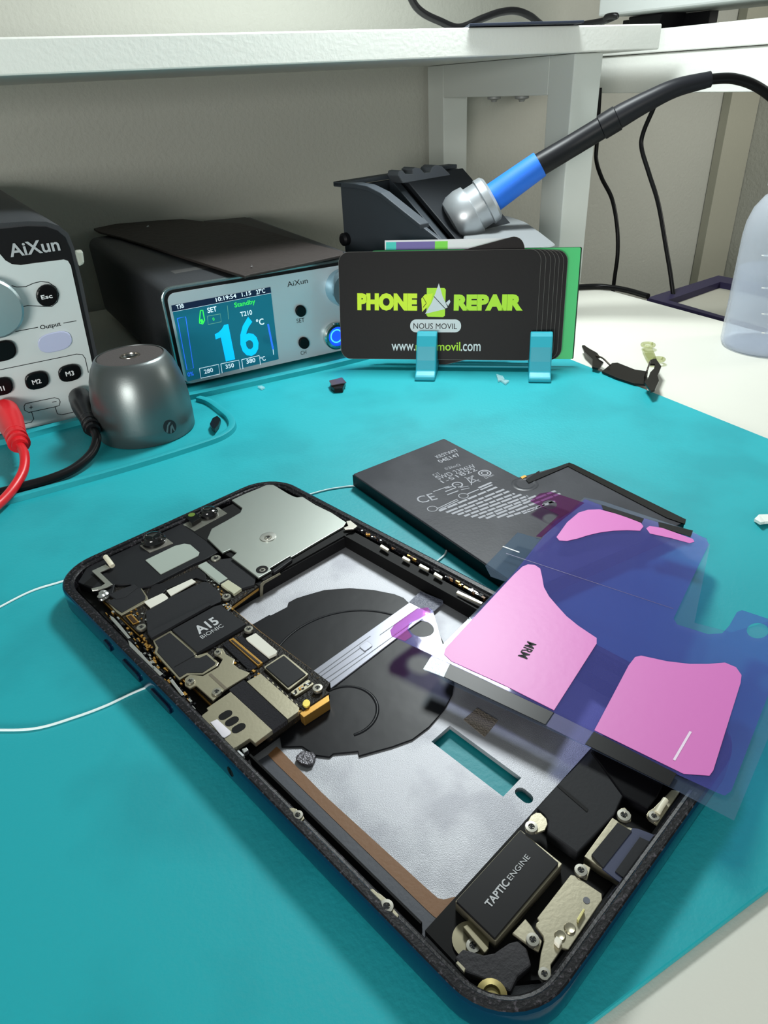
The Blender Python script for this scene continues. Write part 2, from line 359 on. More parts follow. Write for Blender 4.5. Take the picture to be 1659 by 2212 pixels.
text('lettering', 'AiXun', PP(23, 555, 1.3), PP(131, 540, 1.3), PP(26, 526, 1.3), m_lgrey, ps, bold=0.02)
def pbutton(cx, cy, rx, ry, h, m, name='button', n=20, rot=-13, d0=1.2, fn=PP, sq=2.6):
    pix = []
    for i in range(n):
        t = 2 * math.pi * i / n; a = math.copysign(abs(math.cos(t)) ** (2 / sq), math.cos(t)) * rx; b = math.copysign(abs(math.sin(t)) ** (2 / sq), math.sin(t)) * ry
        c_, s_ = math.cos(math.radians(rot)), math.sin(math.radians(rot)); pix.append((cx + a * c_ - b * s_, cy + a * s_ + b * c_))
    return extrude(name, [fn(x, y, d0) for x, y in pix], (0, -h, 0), m, ps if fn == PP else st, bevel=min(0.6, h * .4))
B_ = mat('glossy_black_button', (10, 10, 12), 0.25)
pbutton(101, 637, 24, 24, 1.8, B_, sq=2)
text('lettering', 'Esc', VY(90, 647, YP - 3.1), VY(114, 643, YP - 3.1), VY(89, 638, YP - 3.1), m_white, ps, bold=0.02)
pbutton(79, 820, 26, 19, 1.8, B_); pbutton(150, 804, 25, 18, 1.8, B_); pbutton(4, 833, 24, 19, 1.8, B_); pbutton(4, 757, 31, 22, 1.8, B_)
text('lettering', 'M2', VY(71, 831, YP - 3.1), VY(90, 827, YP - 3.1), VY(71, 821, YP - 3.1), m_white, ps, bold=0.02)
text('lettering', 'M3', VY(143, 813, YP - 3.1), VY(161, 810, YP - 3.1), VY(142, 803, YP - 3.1), m_white, ps, bold=0.02)
text('lettering', 'M1', VY(-6, 846, YP - 3.1), VY(11, 843, YP - 3.1), VY(-7, 836, YP - 3.1), m_white, ps, bold=0.02)
pbutton(118, 738, 37, 21, 0.9, mat('pale_violet_button', (186, 192, 222), 0.35))
text('lettering', 'Output', PP(88, 712, 1.3), PP(132, 703, 1.3), PP(86, 703, 1.3), m_ink, ps, bold=0.01)
lathe('knob', [(0.1, 0), (11.6, 0), (11.6, 6), (10.8, 6.8), (0.1, 6.8)], PP(-22, 660, 1.2), mat('knob_alu', (170, 186, 190), 0.3, metal=0.9), ps, axis=(0, -1, 0), n=36)
def pline(name, pix, wd, m, parent, fn=PP, d=1.25):
    P = [fn(x, y, d) for x, y in pix]; V = []; Fc = []
    for i, p in enumerate(P):
        t = (P[min(i + 1, len(P) - 1)] - P[max(i - 1, 0)]).normalized(); s_ = Vector((-t.z, 0, t.x)) * wd / 2; V += [p + s_, p - s_]
    for i in range(len(P) - 1): Fc.append([2 * i, 2 * i + 1, 2 * i + 3, 2 * i + 2])
    return mesh(name, V, Fc, m, parent)
for l in ([(8, 721), (82, 707)], [(137, 698), (165, 693)], [(0, 606), (18, 615), (36, 620), (56, 619), (72, 612), (88, 608), (105, 610), (120, 620), (127, 636), (124, 652), (112, 662), (95, 662), (60, 660), (25, 668), (8, 676)],
          [(-20, 803), (165, 765), (178, 766), (184, 774), (191, 805)], [(55, 872), (118, 859), (127, 862), (130, 868), (128, 876), (118, 879), (62, 891), (53, 886), (52, 878), (55, 872)],
          [(68, 889), (73, 905), (68, 912), (50, 916)], [(119, 879), (124, 894), (134, 896), (160, 890)], [(63, 881), (71, 879)], [(67, 876), (67, 884)], [(113, 869), (122, 867)]):
    pline('panel_line', l, 0.3, m_ink, ps)
# clear bumper on the corner
ext = [PP(159, 540, -2), PP(176, 538, -2), PP(180, 566, -2), PP(168, 573, -2)]
mesh_b = extrude('corner_bumper', ext, (0, -4, 0), mat('clear_gel', (205, 208, 196), 0.2, alpha=0.55), ps, bevel=0.8)
# plugs and leads
def lead(name, jack, boot, m1, lab, rad=1.75):
    e = empty(name, boot[0][0], lab, 'test lead')
    tube('plug_boot', [b[0] for b in boot], [b[1] for b in boot], m1, e, n=18, sub=5)
    tube('wire', jack, rad, m1, e, n=12)
    for k in range(3):
        a = boot[-2][0].lerp(boot[-1][0], 0.1 + 0.3 * k); t = (boot[-1][0] - boot[-2][0]).normalized()
        lathe('boot_ring', [(boot[-2][1] * .80, 0), (boot[-2][1] * .98, 0.25), (boot[-2][1] * .98, 0.9), (boot[-2][1] * .80, 1.15)], a, m1, e, axis=t, n=18)
    return e
m_red = mat('red_rubber', (206, 24, 34), 0.35); m_bl = mat('black_lead_rubber', (20, 20, 22), 0.3)
def bootpts(p0, p1, rr): return [(p0.lerp(p1, f), r) for f, r in zip((0, .1, .35, .68, 1), rr)]
rp0, rp1 = VY(8, 880, 316.7), G(44, 964, 9.0)
lead('test_lead_red', [rp1 - (rp1 - rp0).normalized(), G(53, 984, 8.0), G(50, 1018, 5.5), G(28, 1056, 3.6), G(-4, 1090, 3.2), G(-50, 1125, 3.2), G(-110, 1155, 3.2)],
     bootpts(rp0, rp1, (3.2, 5.2, 5.4, 4.2, 2.9)), m_red, 'red banana plug lead in the power supply panel, at left edge')
bp0, bp1 = VY(170, 852, 316.7), G(202, 930, 8.5)
lead('test_lead_black', [bp1 - (bp1 - bp0).normalized(), G(209, 948, 7.2), G(197, 980, 4.2), G(160, 1012, 2.4), G(110, 1034, 2.1), G(50, 1051, 2.1), G(-20, 1069, 2.1), G(-110, 1090, 2.1)],
     bootpts(bp0, bp1, (3.0, 4.7, 4.8, 3.7, 2.8)), m_bl, 'black banana plug lead curving from the power supply onto the mat')
# ================================================================== SOLDERING STATION
YS = 323.5
def SP(px, py, d=0.0): return VY(px, py, YS - d)
st = empty('soldering_station', (112, 400, 0), 'dark grey soldering station with silver front and lit temperature display', 'soldering station')
X0, X1, ZT = 59.5, 163.0, 47.0
def rr(x0, x1, z0, z1, r, y): return [(x0 + a, y, z0 + b) for a, b in roundrect(x1 - x0, z1 - z0, r)]
A_ = rr(X0, X1, 1.5, ZT, 5.5, YS + 1.5); n_ = len(A_); B2 = rr(X0 - 7, X1 - 2, 1.5, ZT + 1, 5.5, 480)
mesh('housing', A_ + B2, [list(range(n_)), list(range(n_, 2 * n_))[::-1]] + [[i, (i + 1) % n_, (i + 1) % n_ + n_, i + n_] for i in range(n_)], m_dgrey, st, smooth=True, angle=40)
extrude('bezel_trim', rr(X0, X1, 1.2, ZT, 5.5, YS), (0, 2.2, 0), mat('trim_alu', (150, 170, 172), 0.25, metal=0.9), st, bevel=0.5)
extrude('bezel_gasket', rr(X0 + 1.2, X1 - 1.2, 2.0, ZT - 1.3, 4.6, YS - .35), (0, .4, 0), m_blackm, st)
extrude('front_panel', rr(X0 + 2.6, X1 - 2.6, 1.8, ZT - 2.6, 3.6, YS - .8), (0, .5, 0), m_face, st)
for x in (75, 150):
    for y in (335, 465): lathe('foot', [(4, 0), (4, 1.9)], (x, y, -1.5 if y > 331 else 0), m_blackm, st, n=16)
# display
scr = [(370, 660), (584, 620), (602, 776), (405, 824)]
mscr = mat('screen_glow', (22, 92, 112), 0.12, emit=0.55, coat=0.4)
panel('display', scr, 1.0, 0.4, mscr, st, fn=SP)
panel('display_header', [(370, 660), (584, 620), (586, 633), (372, 674)], 1.08, 0.05, mat('screen_navy', (14, 24, 52), 0.3, emit=0.5), st, fn=SP)
def emi(name, rgb, e=1.0): return mat(name, rgb, 0.5, emit=e)
e_w = emi('screen_white', (205, 225, 235), .8); e_g = emi('screen_green', (50, 215, 80), .8); e_c = emi('screen_cyan', (0, 178, 240), .9); e_b = emi('screen_blue', (40, 105, 235), .8)
def stx(s, a, b, t, m, bold=0.015, d=1.12): text('screen_lettering', s, SP(*a, d), SP(*b, d), SP(*t, d), m, st, th=0.02, bold=bold)
stx('T3B', (382, 668), (398, 664), (381, 659), e_w); stx('10:19:54', (467, 652), (511, 643), (466, 643), e_w); stx('1.15', (523, 641), (543, 637), (522, 632), e_w)
stx('27°C', (554, 636), (573, 632), (553, 626), e_w); stx('SET', (449, 676), (469, 672), (448, 665), e_w); stx('Standby', (507, 664), (552, 655), (506, 654), e_g)
stx('T210', (520, 684), (545, 679), (519, 674), e_w); stx('0', (460, 693), (464, 692), (460, 686), e_g)
panel('screen_lettering', [(464, 722), (472, 718), (479, 711), (484, 702), (493, 700), (508, 776), (488, 781), (477, 729), (466, 733)], 1.15, .04, e_c, st, fn=SP); stx('6', (524, 773), (562, 765), (505, 690), e_c, 0.02, 1.13)
stx('°C', (555, 704), (571, 700), (554, 690), e_w); stx('°C', (564, 781), (574, 778), (563, 771), e_w)
stx('280', (442, 808), (461, 803), (440, 799), e_w); stx('350', (488, 797), (506, 793), (486, 788), e_w); stx('380', (533, 786), (552, 782), (531, 777), e_w)
stx('0%', (406, 814), (419, 811), (404, 805), e_b)
def SPd(px, py, d): return SP(px, py, d)
for l, m_, wd in (([(383, 688), (401, 684), (418, 795), (404, 799), (383, 688)], e_b, .35), ([(448, 683), (476, 678), (478, 695), (450, 701), (448, 683)], emi('screen_dim', (90, 150, 130), .7), .25),
                  ([(431, 796), (472, 787), (475, 808), (434, 817), (431, 796)], e_w, .28), ([(477, 786), (516, 778), (519, 798)], e_w, .28), ([(477, 786), (480, 806)], e_w, .28), ([(522, 777), (560, 768), (563, 788)], e_w, .28), ([(522, 777), (525, 797)], e_w, .28),
                  ([(372, 674), (586, 633)], e_w, .12), ([(491, 660), (494, 690)], emi('screen_dim', (90, 150, 130), .7), .2),
                  ([(433, 671), (438, 670), (442, 692), (438, 700), (431, 698), (431, 692), (433, 671)], e_g, .5), ([(434, 690), (438, 697)], e_g, 1.3), ([(579, 700), (590, 755)], e_b, .9), ([(590, 755), (591, 766)], e_w, .3)):
    pline('screen_line', l, wd, m_, st, fn=SPd, d=1.12)
text('lettering', 'AiXun', SP(621, 620, .85), SP(665, 611, .85), SP(620, 609, .85), m_ink, st)
text('lettering', 'SET', SP(641, 698, .85), SP(658, 695, .85), SP(640, 689, .85), m_ink, st); text('lettering', 'CH', SP(650, 767, .85), SP(662, 764, .85), SP(649, 759, .85), m_ink, st)
pbutton(648, 671, 11.5, 13, 1.6, B_, sq=2, d0=.8, fn=SP); pbutton(655, 740, 11.5, 13, 1.6, B_, sq=2, d0=.8, fn=SP)
lathe('knob', [(0.1, 0), (9, 0), (9, 7), (8.4, 8.4), (0.1, 8.4)], SP(738, 620, .8), mat('knob_alu2', (168, 200, 214), 0.22, metal=0.8), st, axis=(0, -1, 0), n=36)
sc = SP(724, 724, .8)
lathe('socket', [(6.9, 0), (6.9, 2.4), (6.2, 3.0), (4.9, 3.0), (4.9, 1.0)], sc, mat('socket_chrome', (190, 200, 196), 0.15, metal=1.0), st, axis=(0, -1, 0), n=36)
lathe('socket_core', [(0.1, 0.1), (4.9, .1), (4.9, 1.4), (0.1, 1.4)], sc, emi('socket_blue_glow', (20, 70, 240), 1.3), st, axis=(0, -1, 0), n=30)
tube('socket_ring', [sc + Vector((3.2 * math.cos(i * math.pi / 8), -1.9, 3.2 * math.sin(i * math.pi / 8))) for i in range(17)], 0.35, emi('socket_blue_light', (70, 190, 255), 1.2), st, n=8, sub=2)
z_ = ZT + .15
pp('top_label', [(325, 562), (372, 555), (452, 578), (378, 591)], 47.2, 46.9, mat('label_grey', (84, 84, 84), 0.5), st)
# leather sheet on top
ls = empty('leather_sheet', (105, 400, ZT), 'dark brown-grey textured leather sheet laid crookedly on the soldering station', 'sheet')
m_lea = mat('leather', (54, 49, 47), 0.62, bump=0.7, bscale=260)
top = [(203, 497), (250, 487), (340, 476), (395, 473), (440, 478), (520, 482), (600, 505), (680, 528), (740, 542), (744, 549), (650, 570), (540, 592), (528, 596), (470, 578), (400, 556), (330, 533), (260, 512), (212, 503)]
P = [G(x, y, 49.8 + .0 * x) for x, y in top]
for i, p in enumerate(P):
    if i in (0, 1, 17): p.z += 1.0
extrude('sheet', P, (0, 0, -1.3), m_lea, ls, bevel=0.35)
pp('under_sheet', [(440, 477), (530, 469), (620, 500), (700, 531), (742, 544), (600, 530), (500, 500)], 48.45, 47.7, mat('smooth_black_sheet', (42, 42, 43), 0.5), ls)
for (px, py) in ((546, 575), (320, 490)):
    c = G(px, py, 50.4); mesh('lint', [c + Vector((random.uniform(-1.1, 1.1), random.uniform(-1.1, 1.1), random.uniform(-.3, 1))) for _ in range(6)], [(0, 1, 2), (1, 2, 3), (2, 3, 4), (3, 4, 5), (0, 3, 5)], m_lgrey, ls)
# ================================================================== METAL DOME
dc = (35.8, 285.0, 0); dm = empty('metal_dome', dc, 'dark grey metal dome with rubber top and central hole, between the two instruments', 'dome')
m_gun = mat('gunmetal', (112, 118, 118), 0.36, metal=0.85, bump=0.03, bscale=2500)
lathe('shell', [(18.9, 0), (19.5, .5), (19.6, 6), (19.5, 13), (18.9, 19), (17.8, 24), (16.2, 28.6), (14.4, 31.6), (13.6, 32.4), (13.1, 32.5), (13.0, 31.6), (3.9, 31.5), (3.4, 32.0), (3.0, 31.5), (3.0, 22), (0.1, 22)], dc, m_gun, dm, n=64, angle=60)
lathe('rubber_top', [(3.9, 31.6), (3.95, 32.1), (12.8, 32.2), (12.95, 31.6)], dc, mat('rubber_grey', (74, 70, 69), 0.75, bump=0.2, bscale=1500), dm, n=48, cap=False)
lathe('hole_ring', [(3.0, 31.9), (3.1, 32.4), (3.8, 32.4), (3.9, 31.9)], dc, mat('ring_steel', (170, 165, 158), 0.25, metal=1), dm, n=32, cap=False)
lathe('hole_floor', [(0.1, 30.8), (3.0, 30.8)], dc, m_pitch, dm, n=24, cap=False)
# round logo on the flank
def dome_pt(px, py, r=19.7):
    d = ray(px, py); cx_, cy_ = dc[0], dc[1]; a = d.x ** 2 + d.y ** 2; b = 2 * (d.x * (-cx_) + d.y * (-cy_)); c_ = cx_ ** 2 + cy_ ** 2 - r * r
    t = (-b - math.sqrt(max(b * b - 4 * a * c_, 0))) / (2 * a); return CAM + d * t
m_logo = mat('logo_dark', (34, 40, 44), 0.5)
c_ = (367, 922); ring = [dome_pt(c_[0] + 14 * math.cos(i * math.pi / 12), c_[1] + 15 * math.sin(i * math.pi / 12)) for i in range(24)]
mesh('logo', ring + [dome_pt(*c_)], [(i, (i + 1) % 24, 24) for i in range(24)], m_logo, dm)
m_l2 = mat('logo_light', (112, 120, 122), 0.4, metal=.6)
for q in ([(359, 934), (361, 919), (365, 912), (369, 911), (368, 914), (364, 921), (363, 935)], [(368, 936), (368, 922), (372, 916), (378, 930), (376, 932), (372, 924), (371, 936)]):
    mesh('logo_mark', [dome_pt(x, y, 19.8) for x, y in q], [list(range(len(q)))], m_l2, dm)
# ================================================================== CARDS AND HOLDER
BL = G(737, 775, 5.2); BR = G(1156, 779, 5.2); e1 = (BR - BL).normalized(); nb = Vector((-e1.y, e1.x, 0))
if nb.dot(Vector((.4, .75, 0))) < 0: nb = -nb
ti = math.radians(13); up = Vector((0, 0, math.cos(ti))) + nb * math.sin(ti); cn = -(nb * math.cos(ti) - Vector((0, 0, math.sin(ti))))   # card normal, to the viewer
BL = BL + Vector((0, 0, 0))
def CP(px, py, d=0.0): return PL(px, py, BL + cn * d, cn)
cw = (BR - BL).length; chh = ((CP(950, 541) - BL).dot(up))
def card(name, off, sx, w_, h_, m, label, rot=0.0, th=0.55, rad=5.0, lift=0.0, cat='card', group=None):
    c0 = BL + e1 * sx - cn * off + up * lift; ce, se = math.cos(rot), math.sin(rot); a = e1 * ce + up * se; b = up * ce - e1 * se
    o = extrude(name, [c0 + a * x + b * y for x, y in roundrect(w_, h_, rad)], -cn * th, m_core if name == 'business_card' else m, None)
    if name == 'business_card': extrude('print_face', [c0 + a * (x + .14) + b * (y + .14) + cn * .02 for x, y in roundrect(w_ - .28, h_ - .28, rad - .14)], cn * .03, m, o)
    return tag(o, label, cat, group), a, b, c0
m_core = mat('card_core', (112, 108, 104), .6)
m_card = mat('card_black', (24, 21, 22), 0.5, bump=0.05, bscale=900); m_edge = m_card
fc, a1, b1, c1 = card('business_card', 0, 0, cw, chh, m_card, 'front black business card reading phone repair, standing in the teal holder')
fit = [2.2, 4.4, 6.4, 8.2, 10.2, 12.0]
cl_ = ['directly behind the front card, its right edge barely showing', 'second behind the front card, a thin sliver showing at right', 'third behind the front card in the holder stack', 'fourth behind the front card in the holder stack', 'fifth behind the front card, next to the rearmost', 'rearmost of the stack, reaching farthest right beside the green card']
for i, s_ in enumerate(fit):
    card('business_card', 0.62 * (i + 1), s_, cw, chh - .1 * i, m_card, 'black business card ' + cl_[i], group='black cards stacked behind the front business card')
tw = 54.0; tr_ = math.radians(13.5); card('business_card', 5.1, .905 * cw - tw * math.cos(tr_) + chh * math.sin(tr_), tw, chh, m_card, 'black business card tilted above the stack, its corner raised', rot=tr_, lift=chh + 6.6 - tw * math.sin(tr_) - chh * math.cos(tr_))
card('green_card', 7.2, 15.0, cw + 2.6, chh + .6, mat('card_green', (72, 205, 120), 0.5), 'bright green square-cornered card at the back right of the card stack', rad=0.8)
card('green_card', 8.0, 15.8, cw + 2.4, chh + .8, mat('card_darkgreen', (30, 60, 44), 0.5), 'dark green card edge just behind the bright green card', rad=0.8)
pc = empty('patterned_card', BL - cn * 9 + e1 * 40, 'turquoise, purple and green patterned card sticking up behind the black cards', 'card')
cx0 = CP(831, 520, -9.5); cx1 = CP(1010, 530, -9.5)
def PC(px, py, d=-9.5): return CP(px, py, d)
q0 = (PC(831, 520) - BL).dot(e1); q1 = (PC(985, 530) - BL).dot(e1); hh = (PC(850, 519) - BL).dot(up)
def pcq(a, b, lo, hi, d, th=.45): return [BL - cn * d + e1 * a + up * lo, BL - cn * d + e1 * b + up * lo, BL - cn * d + e1 * b + up * hi, BL - cn * d + e1 * a + up * hi]
extrude('card_body', pcq(q0, q0 + 60, 1.5, hh, 9.6), -cn * .45, mat('card_white', (232, 232, 240), 0.4), pc)
for a, b, rgb in ((.6, 5.5, (40, 205, 200)), (5.5, 24, (108, 94, 172)), (24, 30, (120, 225, 60))):
    extrude('print_band', pcq(q0 + a, q0 + b, hh - 9, hh - .8, 9.5), -cn * .05, mat('band_%d' % rgb[0], rgb, 0.45), pc)
# print on the front card
d_ = 0.09
c_lime = mat('lime_print', (222, 250, 12), 0.5); c_lime2 = mat('green_print', (186, 238, 24), 0.5)
def ct(s, a, b, t, m, bold=0.0): text('print', s, CP(*a, d_), CP(*b, d_), CP(*t, d_), m, fc, th=0.02, bold=bold)
ct('PHONE', (772, 667), (901, 668), (772, 633), c_lime, .07); ct('REPAIR', (980, 668), (1129, 668), (981, 636), c_lime2, .07)
def cpoly(pix, m, d=0.1, name='print'): return mesh(name, [CP(x, y, d) for x, y in pix], [list(range(len(pix)))], m, fc)
cpoly([(922, 622), (960, 622), (963, 626), (961, 682), (957, 685), (924, 684), (921, 680)], c_lime2)
cpoly([(910, 645), (918, 636), (935, 634), (930, 655), (912, 674)], c_lime, .12)
cpoly([(948, 612), (956, 640), (967, 664), (960, 668), (918, 678), (932, 655), (940, 635)], m_white, .14)
cpoly([(963, 654), (971, 647), (973, 652), (968, 661)], m_white, .14)
for l in ([(913, 641), (921, 655), (914, 664)], [(937, 640), (963, 668)]):
    P = [CP(x, y, .17) for x, y in l]; mesh('print', sum([[p + up * .22, p - up * .22] for p in P], []), [[2 * i, 2 * i + 1, 2 * i + 3, 2 * i + 2] for i in range(len(P) - 1)], m_ink, fc)
pill = [(886 + a, 690 + b) for a, b in roundrect(110, 28, 13)]
cpoly(pill, m_white, .1)
text('print', 'NOUS MOVIL', CP(893, 710, .13), CP(987, 711, .13), CP(893, 698, .13), m_ink, fc, th=.02)
ct('www.', (846, 757), (897, 757), (846, 743), m_white, .01); ct('nousmovil', (898, 757), (994, 757), (898, 739), c_lime2, .01); ct('.com', (995, 758), (1038, 758), (995, 743), m_white, .01)
# holder
m_hold = mat('teal_plastic', (44, 164, 182), 0.38)
hc = BL.copy(); hc.z = 0
hd = empty('card_holder', hc + e1 * 40, 'small teal plastic card holder with two curved prongs on the mat', 'card holder')
def HQ(s_, n__, z): return Vector((hc.x, hc.y, 0)) + e1 * s_ + nb * n__ + Vector((0, 0, z))
def prong(sx, wd):
    prof = [(-15.0, 0.1), (-15.2, 1.8), (-14.0, 2.6), (-11.2, 3.6), (-9.2, 8), (-7.0, 14), (-4.6, 18.2), (-3.2, 19.4), (-1.2, 19.6), (0.2, 18.8), (0.6, 17), (-0.9, 10), (-1.5, 3.6), (14, 3.6), (15.6, 2.4), (16, .1)]
    return extrude('prong', [HQ(sx, a, b) for a, b in prof], e1 * wd, m_hold, hd, bevel=0.6, seg=3)
def s_of(px, py): p = G(px, py, 0); return (p - hc).dot(e1)
prong(s_of(880, 845) + 1.8, 9.5); prong(s_of(1132, 842) + 2.0, 10.0)
extrude('base_bar', [HQ(s_of(880, 845) + 6, 3, .1), HQ(s_of(1180, 842), 3, .1), HQ(s_of(1180, 842), 12, .1), HQ(s_of(880, 845) + 6, 12, .1)], (0, 0, 1.2), m_hold, hd, bevel=0.5)
# ================================================================== SOLDERING IRON STAND + IRON
T0 = Vector((172, 367, -1.4)); Wd = Vector((.97, .24, 0)); Td = Vector((.24, -.97, 0))
sd = empty('iron_stand', T0 + Wd * 45 + Td * 35, 'charcoal soldering iron stand with silver holder ring, behind the cards', 'stand')
def TQ(w_, t, z): return Vector((T0.x, T0.y, 0)) + Wd * w_ + Td * t + Vector((0, 0, z))
def TP(px, py):   # pixel on the left face -> (t, z)
    p = PL(px, py, T0, Wd); return ((p - T0).dot(Td), p.z)
prof = [TP(*q) for q in ((735, 400), (775, 404), (800, 409), (830, 424), (850, 440), (875, 460), (915, 492), (962, 528), (990, 552))]
tmax = prof[-1][0]; ztop0 = prof[0][1]
side = prof + [(tmax, -1.4), (0, -1.4)]
extrude('side_wall', [TQ(0, t, z) for t, z in side], Wd * 2.5, m_stand, sd, bevel=0.5)
extrude('side_wall', [TQ(82, 0, -1.4), TQ(82, 70, -1.4), TQ(82, 70, 22), TQ(82, 30, 50), TQ(82, 8, ztop0), TQ(82, 0, ztop0)], Wd * 2.5, m_stand, sd, bevel=0.5)
ztop = prof[0][1]
extrude('back_wall', [TQ(2.5, 0, -1.4), TQ(84, 0, -1.4), TQ(84, 0, ztop - 1), TQ(2.5, 0, ztop - 1)], Td * 2.2, m_stand, sd, bevel=0.3)
# overhanging rim following the profile
rim = [(t, z) for t, z in prof[:7]]
for w0, w1 in ((-2.2, 4),):
    V = []; 
    for t, z in [(-3, ztop)] + rim: V += [TQ(w0, t, z + 1.8), TQ(w1, t, z + 1.8), TQ(w1, t, z - .6), TQ(w0, t, z - .6)]
    k = len(V) // 4; Fc = [[0, 1, 2, 3], [4 * (k - 1) + j for j in (3, 2, 1, 0)]] + [[4 * i + j, 4 * i + (j + 1) % 4, 4 * i + 4 + (j + 1) % 4, 4 * i + 4 + j] for i in range(k - 1) for j in range(4)]
    mesh('rim', V, Fc, m_stand, sd, bevel=.4)
extrude('rim', [TQ(-2.2, -3, ztop + 1.8), TQ(88, -3, ztop + 1.8), TQ(88, 4, ztop + 1.8), TQ(-2.2, 4, ztop + 1.8)], (0, 0, -2.2), m_stand, sd, bevel=.4)
# sloping inner deck and dark well
extrude('deck', [TQ(36, 12, ztop + .5), TQ(84, 12, ztop + .5), TQ(84, 52, 46), TQ(36, 52, 46)], (0, 0, -3), mat('deck_black', (36, 39, 43), 0.55), sd, bevel=.4)
extrude('well_wall', [TQ(32, 4, ztop + .5), TQ(37, 4, ztop + .5), TQ(37, 56, 38), TQ(32, 56, 38)], (0, 0, -22), m_stand, sd, bevel=.4)
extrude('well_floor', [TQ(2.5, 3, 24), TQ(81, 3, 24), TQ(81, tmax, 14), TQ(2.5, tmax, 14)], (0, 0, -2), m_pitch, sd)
# comb for spare tips on the back rim
def CQ(px, py): return PL(px, py, TQ(0, 6, 0), Td)
comb = [(846, 394), (836, 378), (838, 368), (846, 366), (852, 374), (868, 373), (866, 364), (872, 360), (884, 362), (893, 372), (905, 370), (909, 360), (916, 355), (930, 357), (946, 372), (951, 380), (950, 384), (862, 393)]
extrude('tip_rack', [CQ(x, y) for x, y in comb], Td * 9, m_standl if False else mat('rack_grey', (82, 87, 92), .5), sd, bevel=.7)
# front tray body, right
tz = 48.0
pp('sponge_tray', roundpix([(1000, 506), (1008, 486), (1092, 464), (1136, 478), (1170, 502), (1206, 530), (1100, 545), (1005, 540)], .2), tz, -1.4, m_standl, sd, bevel=1.2)
lathe('side_knob', [(2.6, 0), (3.4, .6), (3.4, 3), (2.2, 4)], TQ(0, 3, 48), m_black, sd, axis=-Wd, n=18)
# iron
ir = [VY(1010, 462, 337), VY(1058, 432, 333), VY(1110, 395, 327), VY(1166, 355, 320)]
ax_ = (ir[3] - ir[0]).normalized()
hr = ir[0] + ax_ * 3
lathe('holder_ring', [(8.6, 12), (10.6, 12.4), (12.2, 11), (12.6, 7.4), (11.6, 6.8), (11.8, 1), (13.6, .4), (14.2, -4), (13.6, -9), (11.8, -12), (8, -13), (.1, -13)], hr, mat('zinc_ring', (190, 196, 200), 0.34, metal=0.7), sd, axis=ax_, n=40, angle=30)
lathe('holder_sleeve', [(8.6, -3), (8.6, 12)], hr, m_standl, sd, axis=ax_, n=32, cap=False)
extrude('holder_bracket', [TQ(54, 40, 46), TQ(74, 40, 46), TQ(74, 62, 36), TQ(54, 62, 36)], (0, 0, 6), mat('zinc_ring', (176, 182, 186)), sd, bevel=1)
iron = empty('soldering_iron', ir[0], 'soldering iron with blue grip and black cable resting in the stand ring', 'soldering iron')
tube('grip', [ir[0] - ax_ * 2, ir[0] + ax_ * 4, ir[1], ir[2], ir[3]], [7.4, 7.7, 7.7, 7.2, 6.7], mat('blue_foam_grip', (24, 108, 218), 0.55, bump=0.1, bscale=2000), iron, n=32, smoothpath=True)

hd_ = [ir[3] - ax_ * 3, VY(1230, 318, 313), VY(1296, 278, 304), VY(1345, 248, 297), VY(1400, 218, 289), VY(1460, 190, 281), VY(1535, 171, 272)]
tube('handle', hd_[:4], [5.9, 5.6, 5.5, 5.2], mat('black_handle', (26, 27, 30), 0.4), iron, n=28)
lathe('collar', [(5.5, 0), (6.1, .4), (6.1, 8.6), (5.5, 9)], hd_[2].lerp(hd_[3], .05), MATS['black_handle'], iron, axis=(hd_[3] - hd_[2]).normalized(), n=28)
tube('strain_relief', [hd_[2].lerp(hd_[3], .15)] + hd_[3:], [5.75, 5.5, 4.8, 4.2, 3.5], mat('relief_black', (30, 31, 35), .42), iron, n=24)
tube('cable', [hd_[-1] - Vector((2, 0, 0)), VY(1585, 170, 266), VY(1640, 190, 260), VY(1690, 235, 255), VY(1750, 330, 250), VY(1800, 520, 262), Vector((470, 235, 20)), Vector((490, 225, -120)), Vector((490, 225, -300))], 2.35, m_cable, iron, n=16)
# ================================================================== BOTTLE
bc = Vector((326.5, 209.0, -1.6)); bo = empty('dispenser_bottle', bc, 'translucent plastic dispenser bottle half full of liquid at right edge', 'bottle')
def plastic(name, rgb, haze, tint):
    m = film(name, rgb, haze, tint, 1.25, rough=.25); return m
m_pl = plastic('frosted_plastic', (232, 238, 248), 0.30, (240, 244, 250))
R_ = 20.5
lathe('bottle_body', [(R_ - 2, 0), (R_ - .4, 1.2), (R_, 3), (R_, 52), (R_ - .6, 58), (R_ - 2.5, 64), (R_ - 6, 69), (R_ - 10.2, 71.6), (R_ - 11, 72.5), (R_ - 11, 76)], bc, m_pl, bo, n=56, angle=60)
lathe('liquid', [(R_ - 2.5, 1.2), (R_ - 1.2, 2.5), (R_ - 1.1, 37)], bc, film('clear_liquid', (226, 232, 244), .16, (238, 242, 248), 1.2, rough=.1), bo, n=48)
lathe('cap', [(12.6, 0), (14.4, .5), (14.6, 6), (12.4, 7), (7.5, 7.4), (6.4, 12), (5.2, 15)], bc + Vector((0, 0, 73.0)), mat('cap_white', (214, 222, 228), .4, alpha=.9), bo, n=24, angle=30)
tube('dip_tube', [bc + Vector((2, 0, 4)), bc + Vector((1, 0, 60)), bc + Vector((0, 0, 84))], 1.5, m_pl, bo)
def BT(px, py):
    d = ray(px, py); cx_, cy_, r = bc.x, bc.y, R_ + .12; a = d.x ** 2 + d.y ** 2; b = 2 * (-d.x * cx_ - d.y * cy_); c__ = cx_ ** 2 + cy_ ** 2 - r * r
    return CAM + d * ((-b - math.sqrt(max(b * b - 4 * a * c__, 0))) / (2 * a))
